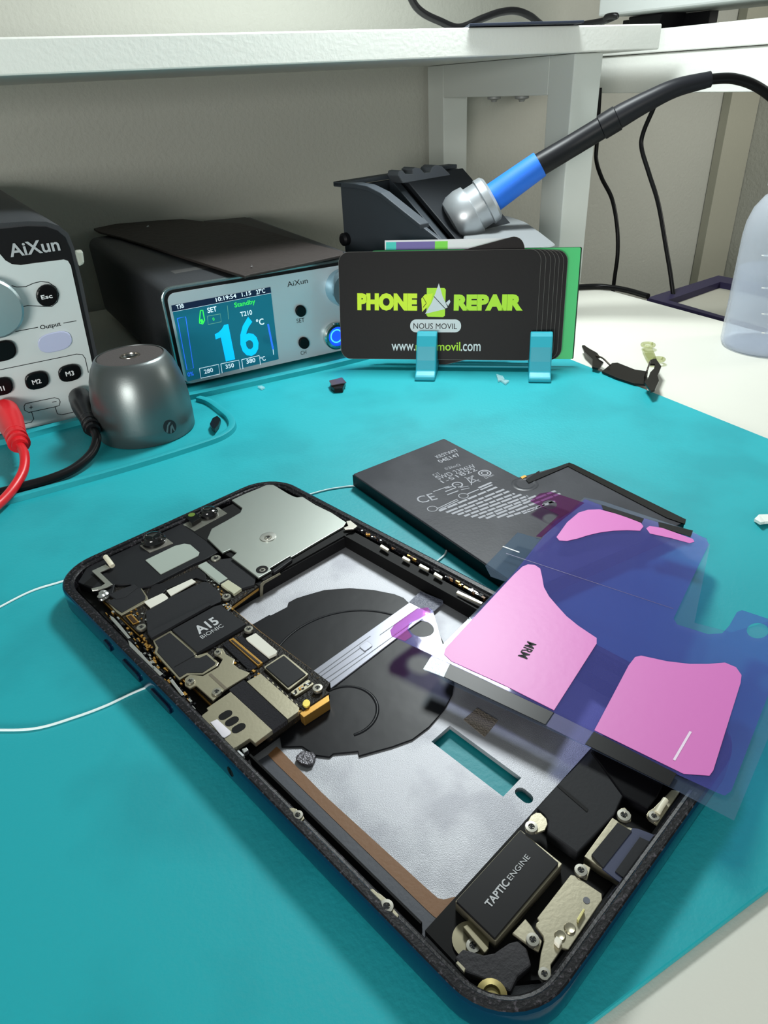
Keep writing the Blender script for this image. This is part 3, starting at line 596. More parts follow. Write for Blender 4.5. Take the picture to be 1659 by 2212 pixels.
for y in (550, 620, 676, 717): mesh('volume_mark', [BT(1645, y), BT(1675, y + 2), BT(1675, y + 6), BT(1645, y + 3)], [(0, 1, 2, 3)], m_white, bo)
# ================================================================== DEBRIS
def rag(name, pix, z, th, m, lab, cat, jitter=0, parts=()):
    P = [G(x, y, z) + Vector((0, 0, random.uniform(0, jitter))) for x, y in pix]
    o = extrude(name, P, (0, 0, th), m); tag(o, lab, cat); return o
bk = empty('torn_bracket', G(1340, 810, -1.6), 'torn black tape bracket with bent ends lying on the mat edge', 'bracket')
m_tb = mat('glossy_black_tape', (20, 18, 17), 0.25)
zd = .3
pp('strip', [(1300, 802), (1322, 784), (1334, 783), (1372, 798), (1400, 802), (1396, 830), (1370, 828), (1330, 815)], 1.2, .3, m_tb, bk, bevel=.15)
pp('end_lug', [(1257, 746), (1262, 745), (1272, 752), (1290, 762), (1296, 770), (1288, 772), (1304, 782), (1298, 790), (1292, 795), (1279, 792), (1280, 775), (1262, 758)], 2.4, 1.4, m_tb, bk, bevel=.1)
tube('wire_link', [G(1288, 768, 2.5), G(1302, 774, 3.4), G(1318, 789, 2.2)], .4, mat('wire_dark', (70, 62, 55), .3, metal=.5), bk, n=8)
tube('wire_link', [G(1393, 813, 1.4), G(1398, 800, 5), G(1404, 782, 6)], .4, MATS['wire_dark'], bk, n=8)
extrude('end_lug', [G(x, y, 3.6) for x, y in ((1404, 781), (1416, 778), (1428, 795), (1420, 815), (1423, 826), (1414, 846), (1405, 849), (1391, 829), (1399, 822), (1404, 808), (1412, 800), (1414, 790), (1404, 790))], (0, 0, .9), m_tb, bk, bevel=.1)
for p in ((1410, 840),): extrude('end_flap', [G(1392, 829, 3.5), G(1404, 848, 3.5), G(1412, 846, 1.0), G(1400, 827, 1.0)], (.4, .3, 0), m_tb, bk)
fl = empty('clear_flex', G(1405, 765, -1.6), 'small clear yellowish flex strip with ring ends on the white desk', 'flex')
m_clr = film('clear_yellow', (170, 176, 130), .14, (236, 238, 215), 1.4)
def ringt(c, r, m, par, rad=.55): tube('ring', [c + Vector((r * math.cos(i * math.pi / 6), r * math.sin(i * math.pi / 6), 0)) for i in range(13)], rad, m, par, n=8, sub=2)
ringt(G(1400, 745, .8), 2.9, m_clr, fl, .8); ringt(G(1424, 776, .8), 2.2, m_clr, fl, .8)
pp('strip', [(1388, 753), (1409, 752), (1416, 768), (1420, 782), (1405, 783), (1396, 770)], 0.6, -.8, m_clr, fl)
ch = empty('black_chip', G(729, 828, 0), 'tiny black square chip on the mat left of the card holder', 'chip')
pp('body', [(714, 833), (714, 822), (738, 816), (746, 825), (740, 838), (722, 839)], 2.3, 0.1, m_tb, ch, bevel=.15); pp('top_foil', [(711, 822), (739, 815), (748, 826), (716, 832)], 2.9, 2.5, mat('grey_foil', (110, 96, 104), .3, metal=.6), ch)
for pix, z, lab in (([(459, 934), (455, 925), (461, 912), (471, 908), (478, 914), (474, 925), (466, 938)], 1.6, 'crumpled black tape scrap in the mat tray beside the metal dome'),):
    rag('tape_scrap', pix, .2, z, m_tb, lab, 'scrap', 1.0)
for k, pix in enumerate(([(557, 838), (566, 836), (573, 840), (566, 843)], [(1072, 812), (1086, 816), (1090, 822), (1076, 826)], [(1078, 822), (1100, 825), (1092, 832)])):
    rag('clear_scrap', pix, .1, .7, mat('clear_scrap_m', (190, 225, 228), .2, alpha=.35), ('tiny clear plastic crumb on the mat in front of the soldering station', 'clear plastic crumb on the mat between the two prongs, farther one', 'clear plastic crumb on the mat between the two prongs, nearer one')[k], 'scrap', .3)
rag('white_scrap', [(1628, 1127), (1637, 1120), (1665, 1116), (1680, 1124), (1668, 1136), (1650, 1136), (1640, 1140)], .1, .9, mat('white_scrap_m', (222, 228, 222), .5), 'crumpled white scrap at the right end of the mat', 'scrap', 1.2)
rag('insulation_bit', [(50, 0)], 0, 0, m_tb, '', '') if False else None
bug = G(1650, 1690, .1)
th_ = tube('white_thread', [G(x, y, .32) for x, y in ((-60, 1345), (0, 1311), (70, 1276), (140, 1254), (260, 1215), (450, 1140), (600, 1090), (690, 1062), (735, 1053), (772, 1050), (850, 1053), (930, 1095), (968, 1150), (965, 1188), (945, 1212), (860, 1270), (700, 1350), (500, 1420), (318, 1484), (230, 1524), (160, 1550), (80, 1573), (0, 1577), (-80, 1572))], .30, mat('white_thread_m', (226, 240, 240), .5), n=8)
tag(th_, 'thin white wire loop on the mat passing under the open phone', 'wire')
# ================================================================== BATTERY
bt = empty('battery', G(1100, 1130, 0), 'black L-shaped phone battery with printed label lying on the mat', 'battery')
Z = 5.0
bp_ = [(762, 1024), (959, 947), (1121, 1031), (1232, 1000), (1478, 1128), (1138, 1278)]
P = [G(x, y, Z) for x, y in bp_]
extrude('cell', roundpix([tuple(p) for p in P], .012, 2), (0, 0, -4.6), m_bat, bt, bevel=.5)
P2 = [p.copy() for p in P]
def inset_band(i, j, z0, z1, off, th, m, nm='edge_wrap'):
    a, b = P[i], P[j]; t = (b - a).normalized(); s_ = Vector((t.y, -t.x, 0)) * off
    c0 = (P[0] + P[3]) / 2
    if (a + s_ - c0).length < (a - c0).length: s_ = -s_
    return extrude(nm, [a + s_ + Vector((0, 0, z0 - a.z)), b + s_ + Vector((0, 0, z0 - b.z)), b + s_ + Vector((0, 0, z1 - b.z)), a + s_ + Vector((0, 0, z1 - a.z))], -s_.normalized() * th if s_.length else (0, 0, .1), m, bt)
inset_band(0, 5, .5, 4.7, .12, .2, m_batside); inset_band(4, 5, .5, 4.7, .12, .2, m_batside)
pp('edge_tape', [(1229, 999), (1240, 1003), (1482, 1122), (1480, 1132), (1440, 1118), (1236, 1012), (1222, 1004)], 5.25, 4.95, m_tb, bt)
extrude('edge_tape', [G(1136, 1036, 5.3), G(1165, 1016, 5.3), G(1166, 1022, 5.3), G(1226, 1000, 5.3), G(1228, 1006, 5.3), G(1142, 1043, 5.3)], (0, 0, -.9), m_blackm, bt)
lathe('corner_dimple', [(4.6, 0), (3.9, .25), (3.2, .1), (2.4, .02)], G(1134, 1046, 4.95), mat('dimple', (60, 61, 66), .3), bt, n=24)
pp('tab_contact', [(1124, 1030), (1134, 1026), (1138, 1029), (1128, 1034)], 5.3, 4.9, m_gold, bt)
m_print = mat('battery_print', (150, 152, 160), .6)
zb = Z + .04
def bl(a, b, wd, nm='label_line'):
    A, B = G(*a, zb), G(*b, zb); t = (B - A).normalized(); s_ = Vector((t.y, -t.x, 0)) * wd / 2
    return mesh(nm, [A + s_, B + s_, B - s_, A - s_], [(0, 1, 2, 3)], m_print, bt)
# text rows: each row a run of word-like dashes, as the print is unreadable
rows = [((949, 1104), (1073, 1052)), ((964, 1107), (1089, 1057)), ((976, 1110), (1102, 1060)), ((989, 1112), (1112, 1066)), ((1003, 1115), (1126, 1068)), ((1018, 1117), (1140, 1071)), ((1034, 1119), (1160, 1070)), ((1050, 1120), (1200, 1060)), ((1074, 1118), (1210, 1066)), ((1095, 1117), (1200, 1082)), ((1130, 1109), (1194, 1084))]
for a, b in rows:
    n = 8; x = 0.0
    while x < 1:
        l_ = random.uniform(.09, .2); e_ = min(1, x + l_); bl((a[0] + (b[0] - a[0]) * x, a[1] + (b[1] - a[1]) * x), (a[0] + (b[0] - a[0]) * e_, a[1] + (b[1] - a[1]) * e_), .95); x = e_ + .018
for a, b, wd in (((946, 1098), (988, 1078), .4), ((948, 1101), (990, 1081), .4), ((962, 1062), (988, 1052), .5), ((966, 1069), (990, 1060), .5), ((962, 1055), (976, 1051), .5), ((1010, 1067), (1034, 1057), .5), ((1034, 1054), (1062, 1042), .9), ((1038, 1058), (1064, 1047), .7), ((936, 1062), (970, 1050), .4)): bl(a, b, wd)
def bt_text(s, a, b, t, bold=0.0): text('label_print', s, G(*a, zb), G(*b, zb), G(*t, zb), m_print, bt, th=.01, bold=bold)
bt_text('CE', (908, 1088), (946, 1078), (898, 1074)); bt_text('KE5TW97', (946, 990), (992, 974), (942, 984), .01); bt_text('04E147', (952, 1000), (996, 984), (948, 993), .01)
bt_text('C17', (940, 1030), (953, 1025), (936, 1024)); bt_text('0.26mΩ', (964, 1015), (996, 1006), (961, 1010)); bt_text('SWD 2396W', (948, 1037), (1030, 1009), (942, 1029)); bt_text('1-51822', (958, 1044), (1032, 1016), (954, 1037)); bt_text('Li-ion', (1050, 1034), (1068, 1027), (1048, 1030), .01)
def bring(px, py, r, wd=.28, asp=1.0):
    c = G(px, py, zb); V = []; n = 20
    for i in range(n):
        a = 2 * math.pi * i / n; dv = Vector((math.cos(a), math.sin(a), 0)); V += [c + dv * r, c + dv * (r - wd)]
    mesh('label_ring', V, [[2 * i, 2 * i + 1, (2 * i + 3) % (2 * n), (2 * i + 2) % (2 * n)] for i in range(n)], m_print, bt)
bring(1047, 1022, 2.3, .5); bring(1047, 1022, 1.3, .4); bring(988, 1047, 1.9, .5); bring(1001, 1071, 1.7, .3); bring(934, 1099, 1.7, .3)
for a, b in (((1003, 1031), (1038, 1040)), ((1018, 1048), (1020, 1027)), ((1008, 1033), (1018, 1044)), ((1018, 1044), (1034, 1036)), ((1008, 1033), (1024, 1028)), ((984, 1047), (992, 1047)), ((994, 1053), (1012, 1050)), ((996, 1058), (1014, 1054))): bl(a, b, .35, 'label_mark')
# ================================================================== PHONE
ph = empty('open_phone', L(39, 80, .6), 'opened blue smartphone chassis with bare logic board and empty battery bay', 'phone')
W_, H_ = 78.1, 160.8
def rrp(off, r, n=10): return [(a + off, b + off) for a, b in roundrect(W_ - 2 * off, H_ - 2 * off, max(r, .5), n)]
def ringloft(name, secs, m, closed=False, smooth=True, angle=40):
    V = []; Fc = []; k = None
    for off, z in secs:
        pts = rrp(off, 12.5 - off); k = len(pts); V += [L(a, b, z) for a, b in pts]
    n = len(secs); rng = n if closed else n - 1
    for i in range(rng):
        j = (i + 1) % n
        for q in range(k): Fc.append([i * k + q, i * k + (q + 1) % k, j * k + (q + 1) % k, j * k + q])
    return mesh(name, V, Fc, m, ph, smooth=smooth, angle=angle)
ringloft('frame_band', [(1.6, .6), (.45, .62), (.1, .95), (0, 1.5), (0, 6.4), (.1, 6.85), (.45, 7.05), (2.0, 7.05), (2.0, 1.2), (1.6, .6)], m_band)
ringloft('display_seat_rim', [(.5, 7.06), (.75, 7.25), (1.9, 7.2), (2.2, 6.7), (2.7, 6.55), (3.0, 6.3), (3.05, 1.9), (2.05, 1.9), (2.05, 7.0)], m_rim, closed=True, smooth=False)
# side keys
def key(v0, v1, nm, inset=False):
    pts = [(v0 + a, 2.6 + b) for a, b in roundrect(v1 - v0, 2.6, 1.25)]
    return extrude(nm, [L(-.55 if not inset else -.05, v, z) for v, z in pts], PU * 1.0, mat('key_navy', (8, 26, 52), .2, metal=.6) if not inset else m_pitch, ph, bevel=.2)
def vof(px, py):
    p = PL(px, py, PO, PU); return (p - PO).dot(PV)
key(vof(222, 1370), vof(238, 1388), 'mute_switch'); key(vof(262, 1410), vof(303, 1459), 'volume_key'); key(vof(325, 1480), vof(368, 1524), 'volume_key')
vs_ = vof(495, 1660); key(vs_ - .9, vs_ + 1.2, 'antenna_slot', True)
# back plate with through holes
win = [G(x, y, 1.9) for x, y in ((932, 1602), (972, 1567), (1126, 1680), (1087, 1721))]
def slot(px, py, dx, dy, r, z, n=6):
    c = G(px, py, z); a = (G(px + dx, py + dy, z) - c); t = a.normalized(); s_ = Vector((-t.y, t.x, 0)); out = []
    for e_, sg in ((c + a, 1), (c - a, -1)):
        for i in range(n + 1):
            an = math.pi * i / n - math.pi / 2; out.append(e_ + t * (sg * r * math.cos(an)) + s_ * (sg * r * math.sin(an)))
    return out
extrude('back_plate', [L(a, b, 1.9) for a, b in rrp(3.0, 8)], (0, 0, -1.2), m_foil, ph, holes=[win, slot(1132, 1718, 7, 6, 1.15, 1.9)])
# embossed outline on the plate
em = [L(u, v, 2.0) for u, v in ((33, 137), (12, 137), (10, 134), (10, 95), (12, 92), (26, 95), (36, 104), (40, 112), (40, 137))]
# battery bay liners
lp('liner_strip', [(4.9, 91), (8.4, 91.4), (9.2, 139.3), (4.6, 139.3)], 2.05, 1.9, m_grey, ph)
pp('brown_strip', roundpix([(578, 1631), (598, 1612), (700, 1717), (934, 1930), (946, 1940), (959, 1943), (986, 1936), (945, 1988)], .06), 2.12, 1.9, m_brown, ph)
lp('bay_wall', rect(69.9, 46.5, 70.3, 138.5), 6.1, 1.9, m_pitch, ph)
lp('bay_wall', rect(4.5, 91, 4.9, 138.5), 5.2, 1.9, m_pitch, ph)
lp('side_channel', rect(70.3, 41, 73.7, 138.5), 5.6, 1.9, m_pitch, ph)
# coil
arc = [(533, 1344), (541, 1351), (581, 1328), (585, 1329), (620, 1311), (623, 1301), (640, 1292), (659, 1286), (701, 1274), (755, 1270), (807, 1274), (852, 1283), (872, 1291), (880, 1299), (905, 1318), (932, 1345), (955, 1380), (972, 1420), (981, 1450), (981, 1476), (977, 1501), (959, 1534), (927, 1570), (891, 1597), (847, 1613), (807, 1624), (775, 1633), (773, 1623), (720, 1628), (712, 1635), (681, 1631), (652, 1612), (608, 1613), (600, 1560), (560, 1480), (530, 1400)]
co = pp('charging_coil', arc, 2.35, 1.95, m_coil, ph, bevel=.12)
cc = G(765, 1440, 2.36)
tube('coil_ridge', [cc + Vector((20.5 * math.cos(math.radians(a)), 20.5 * math.sin(math.radians(a)), -.25)) for a in range(20, 160, 10)], .45, m_coil, co, n=10, sub=2)
c2 = G(745, 1535, 2.36)
tube('coil_ridge', [c2 + Vector((7.2 * math.cos(math.radians(a)), 7.2 * math.sin(math.radians(a)), -.3)) for a in range(-100, 150, 14)], .5, m_coil, co, n=10, sub=2)
# translucent flex strap
fx = pp('flex_strap', [(668, 1455), (895, 1294), (907, 1277), (956, 1297), (957, 1303), (931, 1325), (900, 1345), (712, 1489), (690, 1475)], 2.75, 2.4, mat('grey_flex', (150, 152, 164), .28, metal=.35, coat=.5), ph, bevel=.08)
pp('flex_end', [(884, 1300), (908, 1277), (957, 1297), (957, 1303), (932, 1325)], 2.85, 2.7, mat('grey_flex_end', (104, 108, 124), .4, bump=.6, bscale=1500), fx)
m_ln = mat('flex_line', (86, 88, 98), .4)
def zline(nm, a, b, wd, z, m, par):
    A, B = G(*a, z), G(*b, z); t = (B - A).normalized(); s_ = Vector((t.y, -t.x, 0)) * wd / 2
    return mesh(nm, [A + s_, B + s_, B - s_, A - s_], [(0, 1, 2, 3)], m, par)
for a, b in (((680, 1461), (800, 1374)), ((686, 1466), (778, 1400)), ((693, 1474), (790, 1408)), ((820, 1372), (918, 1303)), ((701, 1481), (890, 1345))): zline('flex_trace', a, b, .22, 2.78, m_ln, fx)
pp('flex_component', roundpix([(775, 1396), (793, 1384), (806, 1394), (788, 1407)], .2), 3.0, 2.7, mat('flex_bump', (162, 164, 176), .25, metal=.4), fx, bevel=.1)
# crumbled graphite by the coil
o = pp('graphite_crumb', [(638, 1634), (652, 1622), (676, 1624), (682, 1633), (675, 1648), (665, 1652), (650, 1648), (640, 1640)], 2.9, 2.1, mat('graphite', (110, 108, 114), .3, metal=.5, bump=1, bscale=1200), ph, bevel=.1)
pp('matrix_patch', [(1001, 1554), (1031, 1529), (1076, 1556), (1047, 1592)], 1.98, 1.9, mat('taupe_patch', (112, 104, 96), .6, bump=.6, bscale=2500), ph)
# ---- upper half: carrier, board
lp('inner_carrier', [(4.3, 6), (8, 4.3), (70, 4.3), (73.8, 8), (73.8, 46.6), (29, 46.6), (29, 62), (27, 89.5), (4.3, 89.5)], 3.4, 1.95, m_pitch, ph)
bd = lp('logic_board', [(6.8, 17), (22, 16.2), (38, 12), (39, 46.4), (28.5, 48), (28.2, 62), (28.8, 88), (24, 90.0), (10, 90.2), (6.8, 84)], 5.2, 3.4, mat('pcb_dark', (30, 27, 24), .45, bump=.6, bscale=1600, var=(70, 56, 34), vscale=900, vth=(.62, .7)), ph, bevel=.1)
lp('board_core', [(6.5, 17), (37, 17), (38.6, 46.6), (28.8, 48.2), (28.5, 62), (29.0, 86), (6.5, 84)], 4.7, 4.0, m_gold, bd)
def bpart(nm, pix, zt, zb_, m, par=bd, bev=.1, r=0.0):
    return pp(nm, roundpix(pix, r) if r else pix, zt, zb_, m, par, bev)
def screw(px, py, z, r=1.35, par=None, cross=True, m=None, h=.8):
    c = G(px, py, z); r = r * (c - CAM).dot(RZ) / F; s_ = lathe('screw', [(r * .96, -h), (r, -.25), (r * .94, 0), (r * .5, .02), (r * .42, -.18)], c, m or mat('screw_steel', (172, 170, 160), .3, metal=.9), par or bd, n=20, angle=30)
    if cross and (par is None or par.parent is None or par == ph):
        pass
    V = []; Fc = []; rot = random.uniform(0, 1.5)
    for k in range(2):
        a = rot + k * math.pi / 2; t = Vector((math.cos(a), math.sin(a), 0)); q = Vector((-t.y, t.x, 0)); b0 = len(V)
        zz = Vector((0, 0, .03 + .004 * k)); V += [c + t * r * .5 + q * r * .12 + zz, c - t * r * .5 + q * r * .12 + zz, c - t * r * .5 - q * r * .12 + zz, c + t * r * .5 - q * r * .12 + zz]; Fc.append([b0, b0 + 1, b0 + 2, b0 + 3])
    if par is ph or (par is None) is False and par.parent is None: mesh('screw_slot', V, Fc, m_ink, s_)
    else: mesh('screw_slot', V, Fc, m_ink, par or bd)
    return s_
# front sensor bar and speaker area
sb = pp('sensor_carrier', [(168, 1258), (186, 1228), (215, 1205), (260, 1180), (330, 1150), (400, 1118), (450, 1096), (470, 1120), (447, 1150), (447, 1165), (472, 1192), (445, 1207), (420, 1217), (330, 1263), (296, 1272), (280, 1262), (248, 1262), (244, 1280), (225, 1290), (205, 1272)], 5.9, 3.4, mat('carrier_black', (28, 29, 32), .5), ph, bevel=.2)
bpart('sensor_plate', [(314, 1209.5), (377, 1179), (398, 1174), (411, 1176), (431, 1193), (428, 1200), (347, 1240)], 6.2, 5.9, m_padg, sb)
bpart('speaker_slot', [(180, 1262), (205, 1240), (215, 1252), (200, 1268)], 6.0, 5.9, m_pitch, sb)
bpart('camera_base', [(302, 1178), (353, 1157), (374, 1173), (323, 1193)], 6.2, 5.8, mat('base_nickel', (150, 148, 140), .35, metal=.7), sb)
m_lens = mat('lens_black', (12, 12, 14), .12, coat=.8)
c = G(333, 1170, 6.2); lathe('camera_lens', [(3.6, 0), (3.6, .8), (3.1, 1.1), (2.8, 1.9), (2.3, 2.1), (2.1, 1.8), (.1, 1.6)], c, m_lens, sb, n=32)
bpart('camera_base', [(395, 1133), (465, 1091), (492, 1109), (420, 1148)], 6.0, 5.0, mat('bracket_nickel', (176, 176, 166), .32, metal=.8), sb)
bpart('proximity_block', [(400, 1116), (420, 1105), (434, 1118), (414, 1130)], 7.4, 6.0, m_lens, sb)
lathe('proximity_window', [(1.1, 0), (1.1, .08)], G(414, 1112, 7.4), mat('olive_window', (96, 120, 50), .3), sb, n=20)
lathe('camera_lens', [(2.9, 0), (2.9, .9), (2.5, 1.2), (2.3, 1.9), (1.8, 2.1), (1.6, 1.8), (.1, 1.6)], G(452, 1112, 6.0), m_lens, sb, n=32)
# z-shaped spring in the corner
zf = bpart('antenna_spring', [(228, 1219), (238, 1226), (216, 1236), (243, 1262), (232, 1268), (212, 1274), (199, 1276), (197, 1271), (218, 1266), (227, 1260), (198, 1233)], 6.7, 6.3, mat('spring_steel', (196, 196, 188), .3, metal=.9), ph, .08)
tube('spring_pin', [G(228, 1203, 7.6), G(236, 1213, 7.6), G(243, 1223, 7.0)], .75, mat('pin_cream', (212, 208, 186), .4), zf, n=10)
for px, py in ((225, 1289), (229, 1292), (222, 1296)): lathe('contact_spring', [(.9, 0), (1.1, .5), (.9, 1.0), (1.1, 1.5), (.6, 1.9)], G(px, py, 5), m_silver, zf, n=12)
# pads/covers on the board
bpart('edge_shield', [(232, 1300), (262, 1284), (300, 1262), (318, 1288), (321, 1297), (262, 1330), (250, 1321)], 5.7, 5.0, m_nickel)
bpart('shield_tape', [(232, 1300), (262, 1284), (300, 1264), (314, 1287), (314, 1294), (263, 1323), (252, 1316)], 5.85, 5.6, m_tape)
bpart('edge_cover', [(236, 1284), (262, 1272), (290, 1262), (298, 1268), (270, 1290), (250, 1294)], 6.0, 5.3, m_tape)
bpart('upper_cover', [(330, 1262), (350, 1260), (415, 1232), (440, 1222), (447, 1256), (423, 1248), (360, 1272), (352, 1281), (312, 1298)], 5.6, 5.0, m_black)
bpart('thermal_pad', [(311, 1299.5), (350.5, 1281), (356, 1283), (363, 1290), (361, 1295), (325, 1313)], 5.9, 5.5, m_pad)
bpart('thermal_pad', [(359.6, 1275), (414, 1250), (423, 1256), (369, 1287)], 5.9, 5.5, m_pad)
bpart('shield_tape', [(315, 1321), (369, 1289), (441, 1256), (450, 1258), (474, 1278), (478, 1288), (476, 1300), (470, 1302), (325, 1376), (318, 1362)], 5.9, 5.0, m_tape)
bpart('cover_ridge', [(318, 1366), (449, 1302), (455, 1306), (327, 1378)], 6.7, 5.8, m_tape, bev=.15)
bpart('camera_flex_cover', [(449, 1211), (501, 1205), (553, 1247), (549, 1263), (522, 1271), (504, 1283), (476, 1262)], 5.9, 4.9, m_tape)
bpart('thermal_pad', [(427, 1221.5), (445, 1212.5), (492, 1249), (473.6, 1259)], 6.1, 5.2, m_padg)
bpart('thermal_pad', [(476.6, 1262), (493, 1252), (522, 1271), (505, 1283)], 6.1, 5.2, mat('pad_olive', (176, 176, 152), .5))
bpart('gold_connector', [(271, 1330), (284, 1325), (301, 1343), (287, 1349)], 5.6, 5.1, m_gold)
bpart('connector_core', [(275, 1331), (283, 1328), (297, 1343), (288, 1346)], 5.7, 5.2, m_pcb if False else mat('core_brown', (58, 40, 22), .5))
chip = bpart('processor_chip', [(371.6, 1360), (462, 1310), (476, 1306), (531, 1348), (426, 1409.5)], 6.35, 5.0, mat('chip_black', (34, 35, 38), .5))
def ztext(s, a, b, t, z, m, par, bold=0.0): text('lettering', s, G(*a, z), G(*b, z), G(*t, z), m, par, th=.02, bold=bold)
ztext('A15', (430, 1370), (475, 1345), (417, 1356), 6.38, m_lgrey, bd, .03); ztext('BIONIC', (437, 1380), (484, 1353), (432, 1374), 6.38, m_lgrey, bd, .0)
bpart('side_shield', [(329.5, 1382), (368.6, 1361), (426, 1409.5), (424, 1416), (447, 1409), (473, 1431), (469, 1439), (438, 1457.5), (405, 1457.5), (387, 1469), (333, 1410), (336, 1398)], 5.9, 5.0, m_nickel, bev=.15)
bpart('shield_tape', [(334, 1385), (367, 1366), (418, 1410), (421, 1420), (430, 1421), (446, 1414), (466, 1431), (463, 1436), (437, 1453), (404, 1453), (388, 1463), (339, 1408), (342, 1398)], 6.02, 5.8, m_tape)
zline('cover_crease', (376, 1441), (424, 1414), .25, 6.05, m_pitch, bd)
br = bpart('battery_bracket', [(399, 1466), (411, 1457), (438, 1460), (471, 1441), (481, 1424), (464, 1412), (468, 1399), (481, 1401), (488, 1413), (507, 1424), (504, 1434), (516, 1444), (540, 1453), (532, 1461), (486, 1489), (460, 1513), (450, 1504), (423, 1480), (410, 1487), (399, 1480)], 6.5, 6.0, m_nickel)
zline('bracket_crease', (453, 1456), (488, 1488), .7, 6.54, mat('crease', (120, 112, 98), .4, metal=.6), bd)
bpart('connector_foam', [(480, 1392), (494, 1381), (556, 1440), (540, 1450)], 5.6, 5.0, m_foam); bpart('connector_foam', [(509, 1380), (522, 1373), (580, 1424), (566, 1433)], 5.6, 5.0, m_foam)
bpart('board_connector', [(494, 1382), (504, 1377), (567.6, 1431), (557, 1438)], 5.9, 5.0, m_gold); bpart('connector_slot', [(498, 1383), (502, 1381), (563, 1432), (558, 1435)], 6.0, 5.5, mat('slot_dark', (52, 44, 36), .5)); 
bpart('thermal_pad', [(531, 1378), (552.5, 1367), (599, 1406), (597, 1411), (580, 1419), (535, 1383)], 6.0, 5.2, m_pad)
bpart('chip_frame', [(569, 1441), (613, 1412), (667, 1456), (623, 1491)], 5.9, 5.0, m_nickel, r=.06); bpart('memory_chip', [(573, 1441), (613, 1415.5), (661, 1456), (622, 1484)], 6.15, 5.6, mat('chip_black', (34, 35, 38)), bev=.15)
bpart('sensor_chip', [(627, 1495), (666, 1467), (679, 1477), (638, 1504)], 5.8, 5.0, m_nickel, r=.1)
for k in range(14):
    t = random.random(); px = 632 + 38 * t; py = 1495 - 24 * t + random.uniform(-3, 4); bpart('component', [(px, py), (px + 3, py - 2), (px + 5, py), (px + 2, py + 2)], 6.0, 5.6, random.choice((m_gold, m_black, m_silver)), bev=0)
sim = bpart('sim_shield', [(498, 1494), (589, 1577), (551, 1605.5), (539, 1595), (510, 1614), (503, 1617), (496, 1613), (476, 1593), (435, 1549.5), (437, 1544), (449.5, 1535), (446, 1529.6)], 6.4, 5.2, m_nickel)
for px, py in ((487, 1544.4), (501, 1558), (515.5, 1572.6)): extrude('shield_slot', slot(px, py, 5, -3, 1.0, 6.44), (0, 0, -.3), m_pitch, bd)
bpart('white_sticker', [(454, 1560), (469, 1553), (499, 1580), (498, 1585), (485, 1594), (480, 1592)], 6.6, 6.4, mat('sticker', (222, 218, 226), .5))
bpart('black_strip', [(494.7, 1489), (527, 1468), (621, 1555), (606, 1566), (589, 1577)], 6.5, 5.3, m_foam, bev=.1)
bpart('sim_shield', [(532.6, 1472), (563, 1454.5), (646.6, 1528), (645, 1537), (621, 1554)], 6.4, 5.2, m_nickel)
for k in range(7):
    t = k / 6; px = 577 + 62 * t; py = 1463 + 56 * t; bpart('shield_tooth', [(px, py), (px + 3, py + 1), (px + 5, py + 5), (px + 2, py + 5)], 6.4, 5.4, m_nickel, bev=0)
ec = bpart('end_connector', [(648, 1530), (706, 1494), (710, 1500), (712, 1514), (656, 1550), (648, 1542)], 5.2, 2.6, m_gold)
bpart('end_connector', [(642, 1524), (700, 1488), (712, 1496), (655, 1534)], 5.5, 5.1, mat('pcb_dark', (30, 27, 24)))
bpart('solder_dot', smooth_poly([(656, 1513), (664, 1510), (670, 1516), (668, 1524), (660, 1527), (653, 1522)], 2), 5.9, 5.4, mat('gold_dot', (236, 214, 110), .3, metal=.7))
for px, py, z, r in ((305, 1354, 6.4, 10.5), (489, 1288, 6.4, 10), (537, 1358, 6.4, 10), (686, 1485, 6.6, 11.5), (411, 1470, 6.9, 9.5), (468, 1493, 6.9, 11), (470, 1408, 6.8, 8), (466, 1205, 6.3, 11)): screw(px, py, z, r, bd)
# little contacts strewn on the board rims
def bits(name, pixline, n, spread, z, par, mats, size=(.5, 1.6), hgt=.5):
    groups = {}
    for k in range(n):
        t = random.random() * (len(pixline) - 1); i = int(t); f = t - i; a, b = pixline[i], pixline[i + 1]
        px = a[0] + (b[0] - a[0]) * f; py = a[1] + (b[1] - a[1]) * f
        c = G(px, py, z); dv = (G(*b, z) - G(*a, z)).normalized(); s_ = Vector((-dv.y, dv.x, 0)); c = c + s_ * random.uniform(-spread, spread)
        l_ = random.uniform(*size); w_ = random.uniform(.2, .6); h_ = random.uniform(.15, hgt); m = random.choice(mats); V, Fc = groups.setdefault(m.name, ([], []))
        b0 = len(V)
        for zz in (-.4, h_):
            for sx, sy in ((-1, -1), (1, -1), (1, 1), (-1, 1)): V.append(c + dv * sx * l_ / 2 + s_ * sy * w_ / 2 + Vector((0, 0, zz)))
        Fc += [[b0 + j for j in q] for q in ((3, 2, 1, 0), (4, 5, 6, 7), (0, 1, 5, 4), (1, 2, 6, 5), (2, 3, 7, 6), (3, 0, 4, 7))]
    for mn, (V, Fc) in groups.items():
        o = mesh(name, V, Fc, bpy.data.materials[mn], par); o['kind'] = 'stuff'
M3 = [m_silver, m_gold, m_black, m_black]
bits('rim_contacts', [(236, 1325), (290, 1385), (350, 1455), (420, 1530)], 90, .9, 6.0, ph, M3)
bits('rim_contacts', [(757, 1132), (850, 1180), (960, 1238), (1050, 1292)], 150, .9, 6.0, ph, [m_silver, m_gold, m_black, m_black, m_brown])
bits('rim_contacts', [(480, 1085), (500, 1075), (530, 1062)], 22, .6, 6.3, ph, [m_silver, m_silver, m_black])
bits('board_components', [(280, 1322), (330, 1345), (345, 1372)], 40, 1.5, 5.3, bd, [m_gold, m_silver, m_black], (.3, .9), .3)
